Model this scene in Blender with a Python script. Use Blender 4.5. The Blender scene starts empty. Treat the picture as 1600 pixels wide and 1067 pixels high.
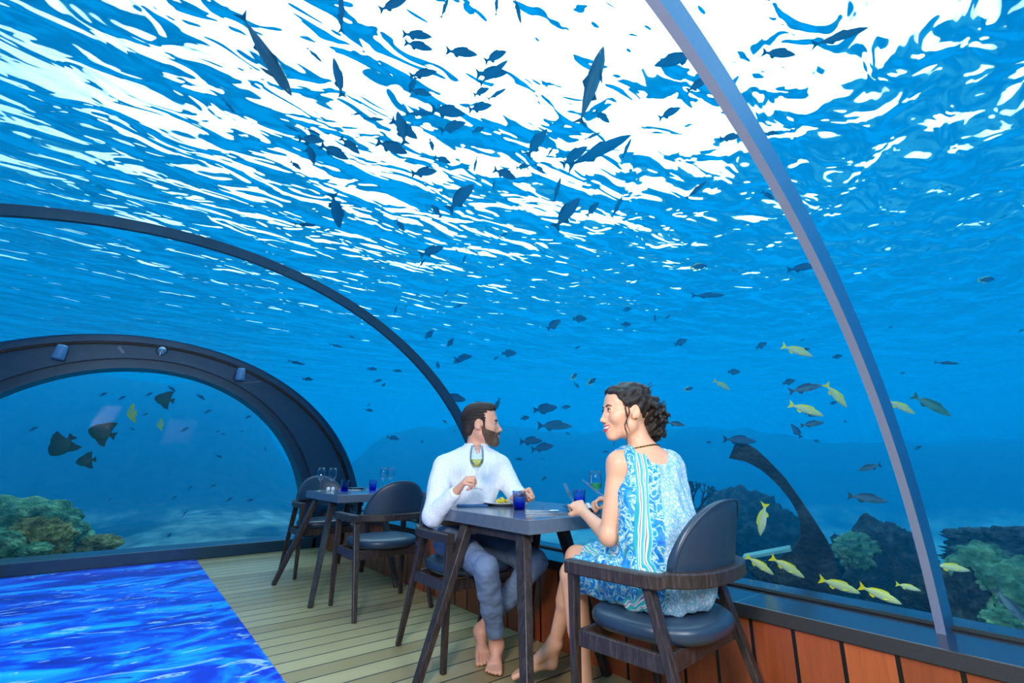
import bpy, bmesh, math, random
import numpy as np
from mathutils import Vector, Matrix
SC = bpy.context.scene
COL = SC.collection
R = math.radians
PI = math.pi
# ---------------------------------------------------------------- camera
YAW, PITCH, ROLL, FPX, EYE = 38.4076, 14.7029, 0.1935, 734.6, 1.0
_y, _p, _r = R(YAW), R(PITCH), R(ROLL)
FWD = Vector((math.sin(_y)*math.cos(_p), math.cos(_y)*math.cos(_p), math.sin(_p)))
_rt = Vector((math.cos(_y), -math.sin(_y), 0)); _up = _rt.cross(FWD)
RT = _rt*math.cos(_r) + _up*math.sin(_r); UP = -_rt*math.sin(_r) + _up*math.cos(_r)
CAMPOS = Vector((0, 0, EYE))
cam = bpy.data.cameras.new('camera'); camo = bpy.data.objects.new('camera', cam); COL.objects.link(camo)
cam.sensor_width = 36; cam.lens = FPX/1600*36; cam.clip_start = .02; cam.clip_end = 2000
camo.matrix_world = Matrix(((RT.x, UP.x, -FWD.x, 0), (RT.y, UP.y, -FWD.y, 0), (RT.z, UP.z, -FWD.z, EYE), (0, 0, 0, 1)))
SC.camera = camo
def ray(px, py):
    return RT*((px-800)/FPX) + UP*((533.5-py)/FPX) + FWD
def at_z(px, py, z):
    d = ray(px, py); return CAMPOS + d*((z-EYE)/d.z)
def at_y(px, py, y):
    d = ray(px, py); return CAMPOS + d*(y/d.y)
def at_d(px, py, dist):
    return CAMPOS + ray(px, py).normalized()*dist
# ---------------------------------------------------------------- colour management
SC.view_settings.view_transform = 'Standard'; SC.view_settings.look = 'None'
SC.view_settings.gamma = 1; SC.view_settings.use_curve_mapping = False
SC.view_settings.exposure = 0.34
SC.cycles.use_denoising = True
try: SC.cycles.denoiser = 'OPENIMAGEDENOISE'; SC.cycles.denoising_input_passes = 'RGB_ALBEDO_NORMAL'
except Exception: pass
SC.cycles.max_bounces = 12; SC.cycles.transmission_bounces = 12; SC.cycles.glossy_bounces = 4
SC.cycles.diffuse_bounces = 3; SC.cycles.transparent_max_bounces = 24; SC.cycles.volume_bounces = 2
SC.cycles.sample_clamp_indirect = 6; SC.cycles.blur_glossy = .5
# ---------------------------------------------------------------- node helpers
def lin(c):
    return tuple(((v/255+.055)/1.055)**2.4 if v > 10 else v/255/12.92 for v in c) + (1,)
class NT:
    def __init__(s, tree): s.t = tree; s.n = tree.nodes; s.n.clear()
    def node(s, typ, **kw):
        n = s.n.new(typ)
        for k, v in kw.items():
            if k.startswith('i_'):
                k = k[2:]; k = int(k) if k.isdigit() else k.replace('_', ' ')
                s.set(n, k, v)
            else: setattr(n, k, v)
        return n
    def set(s, n, k, v):
        if isinstance(v, bpy.types.NodeSocket): s.t.links.new(v, n.inputs[k])
        else: n.inputs[k].default_value = v
    def math(s, op, a, b=0., c=0.):
        n = s.n.new('ShaderNodeMath'); n.operation = op
        for i, v in enumerate((a, b, c)): s.set(n, i, v)
        return n.outputs[0]
    def ramp(s, fac, stops, interp='LINEAR'):
        n = s.n.new('ShaderNodeValToRGB'); n.color_ramp.interpolation = interp
        e = n.color_ramp.elements
        while len(e) < len(stops): e.new(.5)
        for el, (p, c) in zip(e, stops): el.position = p; el.color = c if len(c) == 4 else tuple(c)+(1,)
        s.set(n, 0, fac); return n.outputs[0]
    def mix(s, fac, a, b, typ='MIX'):
        n = s.n.new('ShaderNodeMix'); n.data_type = 'RGBA'; n.blend_type = typ
        s.set(n, 0, fac); s.set(n, 6, a); s.set(n, 7, b); return n.outputs[2]
    def coord(s, which='Object'):
        return s.n.new('ShaderNodeTexCoord').outputs[which]
    def mapping(s, vec, scale=(1, 1, 1), loc=(0, 0, 0), rot=(0, 0, 0)):
        n = s.n.new('ShaderNodeMapping'); s.set(n, 0, vec)
        n.inputs[1].default_value = loc; n.inputs[2].default_value = rot; n.inputs[3].default_value = scale
        return n.outputs[0]
    def noise(s, vec, scale=5, detail=3, rough=.5, dist=0.):
        n = s.n.new('ShaderNodeTexNoise'); s.set(n, 'Vector', vec)
        n.inputs['Scale'].default_value = scale; n.inputs['Detail'].default_value = detail
        n.inputs['Roughness'].default_value = rough; n.inputs['Distortion'].default_value = dist
        return n.outputs[0]
    def sep(s, vec):
        n = s.n.new('ShaderNodeSeparateXYZ'); s.set(n, 0, vec); return n.outputs
    def bump(s, h, strength=.3, dist=.01):
        n = s.n.new('ShaderNodeBump'); n.inputs['Strength'].default_value = strength
        n.inputs['Distance'].default_value = dist; s.set(n, 'Height', h); return n.outputs[0]
def white(v): return (v, v, v, 1)
MATS = {}
def material(name, fn):
    m = bpy.data.materials.new(name); m.use_nodes = True; t = NT(m.node_tree)
    out = t.node('ShaderNodeOutputMaterial'); fn(t, out); MATS[name] = m; return m
def principled(t, out, **kw):
    b = t.node('ShaderNodeBsdfPrincipled')
    for k, v in kw.items(): t.set(b, k.replace('_', ' '), v)
    t.t.links.new(b.outputs[0], out.inputs[0]); return b
def simple(name, col, rough=.5, metal=0., bump=0., bscale=60, spec=.5, var=0., sss=0.):
    def fn(t, out):
        c = lin(col); co = t.coord()
        kw = dict(Roughness=rough, Metallic=metal)
        kw['Specular_IOR_Level'] = spec
        if var:
            n = t.noise(co, bscale*.3, 4)
            kw['Base_Color'] = t.mix(n, tuple(v*(1-var) for v in c[:3])+(1,), tuple(min(1, v*(1+var)) for v in c[:3])+(1,))
        else: kw['Base_Color'] = c
        if sss: kw['Subsurface_Weight'] = sss; kw['Subsurface_Scale'] = .01
        if bump: kw['Normal'] = t.bump(t.noise(co, bscale, 4), bump, .003)
        principled(t, out, **kw)
    return material(name, fn)
# ---------------------------------------------------------------- world: daylight above the sea, open blue water to the sides and below
def build_world():
    w = bpy.data.worlds.new('sea_and_sky'); SC.world = w; w.use_nodes = True
    t = NT(w.node_tree); out = t.node('ShaderNodeOutputWorld'); bg = t.node('ShaderNodeBackground')
    vec = t.coord('Generated'); z = t.sep(vec)[2]
    # below the horizon: open sea
    zz = t.math('MULTIPLY_ADD', z, .5, .5)
    sea = t.ramp(zz, [(.0, lin((0, 60, 150))), (.30, lin((0, 78, 170))), (.44, lin((0, 98, 192))), (.50, lin((0, 140, 215))), (.53, lin((0, 170, 232)))])
    n = t.node('ShaderNodeVectorMath', operation='DOT_PRODUCT'); t.set(n, 0, vec)
    n.inputs[1].default_value = SUNV
    g = t.math('MAXIMUM', n.outputs['Value'], 0.)
    glare = t.ramp(g, [(0, white(.0)), (.35, white(.05)), (.62, white(.3)), (.85, white(.9)), (1, white(1))])
    gm = t.math('MULTIPLY', glare, 1.0)
    sky = t.mix(gm, (.40, .66, .98, 1), (2.9, 3.3, 3.5, 1))
    up = t.ramp(zz, [(.525, white(0)), (.535, white(1))])
    col = t.mix(up, sea, sky)
    t.set(bg, 0, col); bg.inputs[1].default_value = 1.0
    t.t.links.new(bg.outputs[0], out.inputs[0])
SUNV = Vector((.62, .62, .47)).normalized()
build_world()
# ---------------------------------------------------------------- lights: daylight sun through the surface, photographer's soft boxes
def area(name, loc, target, size, power, col=(1, 1, 1), sy=None):
    l = bpy.data.lights.new(name, 'AREA'); l.energy = power; l.color = col
    l.shape = 'RECTANGLE'; l.size = size; l.size_y = sy or size
    o = bpy.data.objects.new(name, l); COL.objects.link(o); o.location = loc
    o.rotation_euler = (Vector(target)-Vector(loc)).to_track_quat('-Z', 'Y').to_euler(); return o
area('key_softbox', (-.5, .3, 1.95), (1.7, 1.9, .9), .5, 48, (1, .95, .89))
area('fill_softbox', (.9, -.7, 1.75), (1.8, 1.8, .7), .6, 28, (.85, .95, 1))
# ---------------------------------------------------------------- object helpers
def link(name, me, mat=None, parent=None, smooth=False):
    o = bpy.data.objects.new(name, me); COL.objects.link(o)
    if mat is not None:
        for m in (mat if isinstance(mat, (list, tuple)) else [mat]): me.materials.append(m)
    if parent is not None: o.parent = parent
    if smooth:
        me.polygons.foreach_set('use_smooth', [True]*len(me.polygons))
    return o
def from_py(name, vs, fs, mat=None, parent=None, smooth=False):
    me = bpy.data.meshes.new(name); me.from_pydata([tuple(v) for v in vs], [], [tuple(f) for f in fs]); me.update()
    return link(name, me, mat, parent, smooth)
def from_bm(name, bm, mat=None, parent=None, smooth=False, angle=None):
    me = bpy.data.meshes.new(name); bmesh.ops.recalc_face_normals(bm, faces=bm.faces); bm.to_mesh(me); bm.free()
    o = link(name, me, mat, parent, smooth)
    if angle is not None:
        me.polygons.foreach_set('use_smooth', [True]*len(me.polygons))
        try: me.set_sharp_from_angle(angle=R(angle))
        except Exception: pass
    return o
def tag(o, label=None, cat=None, group=None, kind=None):
    if label: o['label'] = label
    if cat: o['category'] = cat
    if group: o['group'] = group
    if kind: o['kind'] = kind
    return o
def empty(name, loc=(0, 0, 0), rz=0., label=None, cat=None, group=None):
    o = bpy.data.objects.new(name, None); COL.objects.link(o); o.location = loc; o.rotation_euler = (0, 0, rz)
    o.empty_display_size = .1
    return tag(o, label, cat, group)
def struct(o): o['kind'] = 'structure'; return o
def copy_tree(o, parent=None):
    c = o.copy(); COL.objects.link(c); c.parent = parent
    for ch in [x for x in bpy.data.objects if x.parent == o]: copy_tree(ch, c)
    return c
def bm_box(bm, lo, hi, bev=0.):
    lo, hi = Vector(lo), Vector(hi)
    r = bmesh.ops.create_cube(bm, size=1, matrix=Matrix.Translation((lo+hi)/2) @ Matrix.Diagonal((*(hi-lo), 1)))
    if bev:
        es = list({e for v in r['verts'] for e in v.link_edges})
        bmesh.ops.bevel(bm, geom=es, offset=bev, segments=2, affect='EDGES', profile=.5)
def bm_bar(bm, a, b, wa, da, wb=None, db=None, up=(0, 0, 1), bev=.004):
    """tapered rectangular bar from a to b; w along side, d along the other"""
    a, b = Vector(a), Vector(b); wb = wb or wa; db = db or da
    z = (b-a).normalized(); x = Vector(up).cross(z)
    if x.length < 1e-4: x = Vector((1, 0, 0))
    x.normalize(); y = z.cross(x)
    vs = []
    for p, w, d in ((a, wa, da), (b, wb, db)):
        for sx, sy in ((-1, -1), (1, -1), (1, 1), (-1, 1)): vs.append(bm.verts.new(p+x*sx*w/2+y*sy*d/2))
    fs = [bm.faces.new([vs[i] for i in f]) for f in ((3, 2, 1, 0), (4, 5, 6, 7), (0, 1, 5, 4), (1, 2, 6, 5), (2, 3, 7, 6), (3, 0, 4, 7))]
    if bev:
        es = list({e for f in fs for e in f.edges}); bmesh.ops.bevel(bm, geom=es, offset=bev, segments=2, affect='EDGES', profile=.5)
def lathe(prof, seg=32, cap=True):
    vs, fs = [], []
    for r, z in prof:
        for k in range(seg):
            a = 2*PI*k/seg; vs.append((r*math.cos(a), r*math.sin(a), z))
    n = len(prof)
    for i in range(n-1):
        for k in range(seg):
            k2 = (k+1) % seg; fs.append((i*seg+k, i*seg+k2, (i+1)*seg+k2, (i+1)*seg+k))
    if cap: fs.append(tuple(range(seg-1, -1, -1))); fs.append(tuple((n-1)*seg+k for k in range(seg)))
    return vs, fs
def tube(pts, rad, seg=10, closed=False, sx=1., up=(0, 0, 1)):
    pts = [Vector(p) for p in pts]; n = len(pts)
    rad = rad if isinstance(rad, (list, tuple)) else [rad]*n
    vs, fs = [], []
    for i, p in enumerate(pts):
        if closed: d = pts[(i+1) % n]-pts[i-1]
        else: d = pts[min(i+1, n-1)]-pts[max(i-1, 0)]
        d.normalize(); u = Vector(up); u = u-d*u.dot(d)
        if u.length < 1e-3: u = Vector((1, 0, 0))-d*d.x
        u.normalize(); v = d.cross(u)
        for k in range(seg):
            a = 2*PI*k/seg; vs.append(p+(u*math.cos(a)*sx+v*math.sin(a))*rad[i])
    m = n if closed else n-1
    for i in range(m):
        for k in range(seg):
            a, b = i*seg, ((i+1) % n)*seg; k2 = (k+1) % seg
            fs.append((a+k, a+k2, b+k2, b+k))
    if not closed: fs.append(tuple(range(seg-1, -1, -1))); fs.append(tuple((n-1)*seg+k for k in range(seg)))
    return vs, fs
def strip_between(A, B):
    n = len(A); return list(A)+list(B), [(i, i+1, n+i+1, n+i) for i in range(n-1)]
# ---------------------------------------------------------------- materials of the setting
def _water_surface(t, out):
    co = t.coord('Object')
    m1 = t.mapping(co, scale=(.55, 1.0, 1), rot=(0, 0, R(-25)))
    n1 = t.noise(m1, .9, 1.5, .5, .5)
    m2 = t.mapping(co, scale=(.8, 1.5, 1), rot=(0, 0, R(-8)))
    n2 = t.noise(m2, 2.0, 1.8, .5, .6)
    h = t.math('ADD', t.math('MULTIPLY', n1, 1.0), t.math('MULTIPLY', n2, .38))
    nb = t.bump(h, 1.0, .42)
    g = t.node('ShaderNodeBsdfRefraction'); g.inputs['IOR'].default_value = WIOR; g.inputs['Roughness'].default_value = 0.
    gg = t.node('ShaderNodeBsdfGlass'); gg.inputs['IOR'].default_value = WIOR; gg.inputs['Roughness'].default_value = 0.
    gg.inputs['Color'].default_value = (1, 1, 1, 1)
    t.set(gg, 'Normal', nb)
    t.t.links.new(gg.outputs[0], out.inputs[0])
WIOR = 1.20
water_mat = material('sea_surface_water', _water_surface)
def _pane(t, out):
    tr = t.node('ShaderNodeBsdfTransparent'); tr.inputs[0].default_value = (.97, .99, 1, 1)
    gl = t.node('ShaderNodeBsdfGlossy'); gl.inputs['Roughness'].default_value = .02
    fr = t.node('ShaderNodeFresnel'); fr.inputs[0].default_value = 1.05
    mx = t.node('ShaderNodeMixShader'); t.set(mx, 0, fr.outputs[0])
    t.t.links.new(tr.outputs[0], mx.inputs[1]); t.t.links.new(gl.outputs[0], mx.inputs[2])
    t.t.links.new(mx.outputs[0], out.inputs[0])
pane_mat = material('clear_acrylic', _pane)
rib_mat = simple('grey_painted_rib', (128, 136, 164), .36, .35, .1, 120, var=.05)
rib_side_mat = simple('rib_web_painted_reflection', (34, 92, 138), .3, .3, .1, 120, var=.08)  # same grey rib; blue reflection on its side faces is put into the colour
frame_mat = simple('dark_frame_metal', (34, 70, 92), .3, .4, .1, 40, var=.2)
seal_mat = simple('black_rubber_seal', (10, 10, 12), .5)
def _stone(t, out):
    co = t.coord(); n = t.noise(co, 260, 3, .7)
    c = t.mix(n, lin((22, 26, 34)), lin((52, 58, 70)))
    y = t.sep(co)[1]; f = t.math('FRACT', t.math('MULTIPLY', t.math('ADD', y, .02), 1/1.12))
    j = t.math('LESS_THAN', f, .004)
    c = t.mix(j, c, lin((70, 110, 120)))
    principled(t, out, Base_Color=c, Roughness=.16, Specular_IOR_Level=.7, Normal=t.bump(n, .15, .001))
stone_mat = material('polished_dark_stone', _stone)
def _stone2(t, out):
    co = t.coord(); n = t.noise(co, 300, 3, .8)
    c = t.mix(n, lin((16, 16, 20)), lin((60, 60, 66)))
    principled(t, out, Base_Color=c, Roughness=.55, Normal=t.bump(n, .5, .001))
stone_edge_mat = material('honed_dark_stone_edge', _stone2)
def _floor(t, out):
    co = t.coord(); s = t.sep(co); P = .1405
    u = t.math('MULTIPLY', t.math('ADD', s[1], .03), 1/P)
    fr = t.math('FRACT', u); idx = t.math('FLOOR', u)
    seam = t.math('MAXIMUM', t.math('LESS_THAN', fr, .035), t.math('GREATER_THAN', fr, .965))
    wn = t.node('ShaderNodeTexWhiteNoise', noise_dimensions='1D'); t.set(wn, 'W', idx)
    cb = t.node('ShaderNodeCombineXYZ'); t.set(cb, 0, t.math('MULTIPLY', s[0], 2.2)); t.set(cb, 1, t.math('MULTIPLY', s[1], 46)); t.set(cb, 2, t.math('MULTIPLY', wn.outputs[0], 30))
    g = t.noise(cb.outputs[0], 1.0, 5, .65, .6)
    base = t.mix(wn.outputs[0], lin((196, 178, 132)), lin((158, 136, 94)))
    c = t.mix(g, t.mix(.45, base, lin((110, 84, 50))), base)
    c = t.mix(seam, c, lin((24, 40, 46)))
    h = t.math('SUBTRACT', t.math('MULTIPLY', g, .25), seam)
    principled(t, out, Base_Color=c, Roughness=t.math('MULTIPLY_ADD', g, .2, .28), Specular_IOR_Level=.5, Normal=t.bump(h, .5, .003))
floor_mat = material('teak_deck_planks', _floor)
def _panel(t, out):
    co = t.coord(); s = t.sep(co); P = .158
    u = t.math('MULTIPLY', t.math('ADD', s[1], .052), 1/P)
    fr = t.math('FRACT', u); idx = t.math('FLOOR', u)
    seam = t.math('MAXIMUM', t.math('LESS_THAN', fr, .045), t.math('GREATER_THAN', fr, .955))
    wn = t.node('ShaderNodeTexWhiteNoise', noise_dimensions='1D'); t.set(wn, 'W', idx)
    cb = t.node('ShaderNodeCombineXYZ'); t.set(cb, 0, t.math('MULTIPLY', s[1], 40)); t.set(cb, 1, t.math('MULTIPLY', wn.outputs[0], 37)); t.set(cb, 2, t.math('MULTIPLY', s[2], 2.5))
    g = t.noise(cb.outputs[0], 1.0, 5, .65, 1.)
    base = t.mix(wn.outputs[0], lin((204, 104, 56)), lin((160, 76, 40)))
    c = t.mix(g, t.mix(.7, base, lin((84, 32, 14))), base)
    c = t.mix(seam, c, lin((8, 6, 6)))
    principled(t, out, Base_Color=c, Roughness=.35, Normal=t.bump(t.math('SUBTRACT', t.math('MULTIPLY', g, .3), t.math('MULTIPLY', seam, 2.)), .5, .004))
panel_mat = material('red_teak_panelling', _panel)
def _rug(t, out):
    co = t.coord(); m = t.mapping(co, scale=(.75, 1.5, 1), rot=(0, 0, R(20)))
    n = t.noise(m, 1.5, 5, .55, 2.2)
    m2 = t.mapping(co, scale=(1.0, 3.0, 1), rot=(0, 0, R(14)))
    n2 = t.noise(m2, 1.9, 4, .55, 2.8)
    c = t.ramp(n, [(.34, lin((0, 16, 160))), (.45, lin((0, 40, 205))), (.51, lin((0, 96, 242))), (.57, lin((0, 150, 255))), (.68, lin((30, 190, 255)))])
    w = t.ramp(n2, [(.615, white(0)), (.64, white(1)), (.67, white(1)), (.69, white(0))])
    d = t.ramp(n2, [(.33, white(1)), (.36, white(0))])
    c = t.mix(d, c, lin((0, 20, 150))); c = t.mix(t.math('MULTIPLY', w, .75), c, lin((190, 225, 255)))
    principled(t, out, Base_Color=c, Roughness=.3, Specular_IOR_Level=.4)
rug_mat = material('printed_water_rug', _rug)
# ---------------------------------------------------------------- the room shell
XC, ZC, AO, BO, AI, BI = .023, .383, 2.3204, 1.935, 2.197, 1.832
XP, ZS, XG = 2.06, .459, 2.345
Y0, Y1 = -2.6, 6.45
def ell(a, b, th): return XC+a*math.cos(th), ZC+b*math.sin(th)
TH0 = math.asin((.459-ZC)/BO)
THS = [TH0+(PI-2*TH0)*i/72 for i in range(73)]
struct(from_py('floor', [(-XP, Y0, 0), (XP, Y0, 0), (XP, Y1+.25, 0), (-XP, Y1+.25, 0), (-XP, Y0, -.12), (XP, Y0, -.12), (XP, Y1+.25, -.12), (-XP, Y1+.25, -.12)],
       [(0, 1, 2, 3), (7, 6, 5, 4), (0, 4, 5, 1), (1, 5, 6, 2), (2, 6, 7, 3), (3, 7, 4, 0)], floor_mat))
def box_obj(name, lo, hi, mat, parent=None, bev=0.):
    bm = bmesh.new(); bm_box(bm, lo, hi, bev); return from_bm(name, bm, mat, parent)
for side, sgn in (('right', 1), ('left', -1)):
    w = struct(box_obj('wall_'+side, (min(sgn*XP, sgn*2.5), Y0, -.12), (max(sgn*XP, sgn*2.5), Y1+.2, .405), panel_mat))
    lo, hi = sorted((sgn*(XP-.012), sgn*2.5))
    s = struct(box_obj('trim_1' if sgn > 0 else 'trim_2', (lo, Y0, .4085), (hi, Y1-.02, ZS), [stone_mat, stone_edge_mat], bev=.003))
    for f in s.data.polygons:
        if abs(f.normal.x) > .7: f.material_index = 1
    # black seal lines at the foot of the acrylic
    bm = bmesh.new()
    for k, xx in enumerate((2.298, 2.318, 2.336)):
        lo, hi = sorted((sgn*xx, sgn*(xx+.007))); bm_box(bm, (lo, Y0, ZS), (hi, Y1-.03, ZS+.008), .001)
    struct(from_bm('trim_3' if sgn > 0 else 'trim_4', bm, seal_mat))
# glass vault: a shell 4 cm thick
vs, fs = [], []
ys = [Y0+.02, 0.54, 3.2, Y1-.05]
def shell(a, b, y0, y1, n0):
    v, f = [], []
    for y in (y0, y1):
        for th in THS:
            x, z = ell(a, b, th); v.append((x, y, z))
    n = len(THS)
    for i in range(n-1): f.append((n0+i, n0+i+1, n0+n+i+1, n0+n+i))
    return v, f
wn_i = 1
for a_, b_ in ((Y0+.02, .50), (.52, 3.18), (3.20, Y1-.05)):
    v, f = shell(AO+.012, BO+.012, a_, b_, 0)
    o = from_py('window_%d' % wn_i, v, f, pane_mat, smooth=True); struct(o); wn_i += 1
def arch_ring(name, y0, y1, ai, bi, ao, bo, mat, xc=XC, zc=ZC, zmin=.459, seg=96, parent=None):
    def th0(b): return math.asin(max(-1, min(1, (zmin-zc)/b)))
    vs, fs = [], []
    for y, in ((y0,), (y1,)):
        for a, b in ((ai, bi), (ao, bo)):
            t0 = th0(b)
            for i in range(seg+1):
                th = t0+(PI-2*t0)*i/seg; vs.append((xc+a*math.cos(th), y, zc+b*math.sin(th)))
    n = seg+1; A, B, C, D = 0, n, 2*n, 3*n
    for i in range(seg):
        fs += [(A+i, B+i, B+i+1, A+i+1), (C+i+1, D+i+1, D+i, C+i), (A+i+1, C+i+1, C+i, A+i), (B+i, D+i, D+i+1, B+i+1)]
    fs += [(A, C, D, B), (A+seg, B+seg, D+seg, C+seg)]
    bmx = None
    o = from_py(name, vs, fs, mat, parent); o.data.polygons.foreach_set('use_smooth', [True]*len(o.data.polygons))
    try: o.data.set_sharp_from_angle(angle=R(35))
    except Exception: pass
    return o
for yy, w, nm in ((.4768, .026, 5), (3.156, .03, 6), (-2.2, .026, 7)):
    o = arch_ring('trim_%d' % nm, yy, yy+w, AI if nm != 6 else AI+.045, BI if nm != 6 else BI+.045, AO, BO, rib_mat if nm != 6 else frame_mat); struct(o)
    if nm != 6:
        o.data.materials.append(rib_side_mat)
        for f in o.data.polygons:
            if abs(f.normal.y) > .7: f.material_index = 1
# end wall: arched frame with an arched window
AE, BE, ZE, XE = 2.475, 2.13, .19, .02
RW, RM, ZW, XW = 1.80, 1.905, .215, .06
def end_face(name, y, a0, b0, x0, z0, a1, b1, x1, z1, mat, depth=0, zmin=.0, parent=None):
    seg = 110; vs = []
    for (a, b, x, z, yy) in ((a0, b0, x0, z0, y), (a1, b1, x1, z1, y+depth)):
        t0 = math.asin(max(-1, (zmin-z)/b))
        for i in range(seg+1):
            th = t0+(PI-2*t0)*i/seg; vs.append((x+a*math.cos(th), yy, z+b*math.sin(th)))
    n = seg+1
    return from_py(name, vs, [(i, i+1, n+i+1, n+i) for i in range(seg)], mat, parent, smooth=True)
def prism_ring(name, y0, y1, o_, i_, mat, zmin=0., parent=None):
    (ao, bo, xo, zo), (ai, bi, xi, zi) = o_, i_
    seg = 110; vs = []
    for y in (y0, y1):
        for (a, b, x, z) in ((ai, bi, xi, zi), (ao, bo, xo, zo)):
            t0 = math.asin(max(-1, (zmin-z)/b))
            for i in range(seg+1):
                th = t0+(PI-2*t0)*i/seg; vs.append((x+a*math.cos(th), y, z+b*math.sin(th)))
    n = seg+1; A, B, C, D = 0, n, 2*n, 3*n; fs = []
    for i in range(seg):
        fs += [(A+i, B+i, B+i+1, A+i+1), (C+i+1, D+i+1, D+i, C+i), (A+i+1, C+i+1, C+i, A+i), (B+i, D+i, D+i+1, B+i+1)]
    fs += [(A, C, D, B), (A+seg, B+seg, D+seg, C+seg)]
    o = from_py(name, vs, fs, mat, parent); o.data.polygons.foreach_set('use_smooth', [True]*len(o.data.polygons))
    try: o.data.set_sharp_from_angle(angle=R(35))
    except Exception: pass
    return o
we = struct(prism_ring('wall_back', 6.42, 6.75, (AE-.05, BE-.05, XE, ZE), (RM, RM-.01, XW, ZW), frame_mat, 0.))
o = prism_ring('rim', 6.36, 6.5, (AE+.02, BE+.02, XE, ZE), (AE-.055, BE-.055, XE, ZE), frame_mat, .46, we)
o = prism_ring('rim_lip', 6.385, 6.42, (AE-.055, BE-.055, XE, ZE), (AE-.075, BE-.075, XE, ZE), seal_mat, .46, we)
o = prism_ring('window_frame', 6.50, 6.78, (RM, RM-.01, XW, ZW), (RW+.005, RW, XW, ZW), frame_mat, .12, we)
# joints between the frame plates
for th in (R(98), R(63), R(128)):
    bm = bmesh.new(); x0_, z0_ = XW+RM*1.02*math.cos(th), ZW+RM*1.02*math.sin(th); x1_, z1_ = XE+(AE-.1)*math.cos(th-.02), ZE+(BE-.1)*math.sin(th-.02)
    bm_bar(bm, (x0_, 6.415, z0_), (x1_, 6.415, z1_), .03 if th > 1.5 else .012, .012, up=(0, 1, 0), bev=.001); from_bm('plate_joint', bm, simple('joint_grey', (96, 112, 128), .4, .5) if 'joint_grey' not in MATS else MATS['joint_grey'], we)
curb = struct(box_obj('baseboard_back', (-2.0, 6.42, 0), (2.0, 6.8, .125), frame_mat, bev=.008))
# end window pane
vs = [(XW+RW*1.01*math.cos(a), 6.74, max(.12, ZW+RW*1.01*math.sin(a))) for a in [PI*2*i/96 for i in range(96)]]
struct(from_py('window_4', vs, [tuple(range(96))], pane_mat))
# wall behind the photographer
vs = [(XC+(AO+.03)*math.cos(t_), Y0, ZC+(BO+.03)*math.sin(t_)) for t_ in THS]+[(-2.5, Y0, .45), (-2.5, Y0, -.12), (2.5, Y0, -.12), (2.5, Y0, .45)]
vs2 = [(x, y-.1, z) for x, y, z in vs]; n = len(vs)
struct(from_py('wall_front', vs+vs2, [tuple(range(n)), tuple(range(2*n-1, n-1, -1))]+[(i, (i+1) % n, n+(i+1) % n, n+i) for i in range(n)], frame_mat))
# rug
rg = box_obj('rug', (-.72, 1.2, .0), (.75, 6.40, .012), rug_mat, bev=.003)
tag(rg, 'long floor rug printed with rippling bright blue and white water, lying on the deck', 'rug')
# ---------------------------------------------------------------- sea surface
SURF = 4.7
vs, fs = [], []
sg = [-400, -120, -50, 0, 50, 120, 400]
for yy in sg:
    for xx in sg: vs.append((xx, yy, SURF))
for j in range(len(sg)-1):
    for i in range(len(sg)-1): a = j*len(sg)+i; fs.append((a, a+1, a+len(sg)+1, a+len(sg)))
ws = from_py('sea_surface', vs, fs, water_mat)
tag(ws, 'rippling sea surface seen from below, bright white where the daylight comes through', 'sea', kind='structure')
# ---------------------------------------------------------------- sea water: a real scattering and absorbing volume round the tunnel
def _vol(t, out):
    s = t.node('ShaderNodeVolumeScatter'); s.inputs['Color'].default_value = VS_COL; s.inputs['Density'].default_value = VS_DEN
    s.inputs['Anisotropy'].default_value = 0.5
    a = t.node('ShaderNodeVolumeAbsorption'); a.inputs[0].default_value = VA_COL; a.inputs[1].default_value = VA_DEN
    ad = t.node('ShaderNodeAddShader'); t.t.links.new(s.outputs[0], ad.inputs[0]); t.t.links.new(a.outputs[0], ad.inputs[1])
    t.t.links.new(ad.outputs[0], out.inputs[1])
VS_COL, VS_DEN, VA_COL, VA_DEN = (.0, .47, 1, 1), .082, (.0, .74, 1, 1), .15
vol_mat = material('blue_sea_water', _vol)
bm = bmesh.new()
bm_box(bm, (-70, -60, -7), (90, 90, SURF-.02))
prof = [(XC+(AO+.05)*math.cos(t_), ZC+(BO+.05)*math.sin(t_)) for t_ in THS]+[(-2.52, .46), (-2.52, -.14), (2.52, -.14), (2.52, .46)]
ra = [bm.verts.new((x, Y0-.12, z)) for x, z in prof]; rb = [bm.verts.new((x, 6.82, z)) for x, z in prof]
n = len(prof); hull = []
for i in range(n): j = (i+1) % n; hull.append(bm.faces.new((ra[i], rb[i], rb[j], ra[j])))
hull.append(bm.faces.new(ra)); hull.append(bm.faces.new(rb[::-1]))
me = bpy.data.meshes.new('sea_water'); bm.normal_update()
# the hull has to face the room: check one face and flip all if needed
f0 = hull[len(THS)//2]
if f0.normal.z > 0:
    for f in hull: f.normal_flip()
bm.to_mesh(me); bm.free()
wv = link('sea_water', me, vol_mat); tag(wv, 'clear blue sea water filling everything outside the glass tunnel', 'sea water', kind='stuff')
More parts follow.
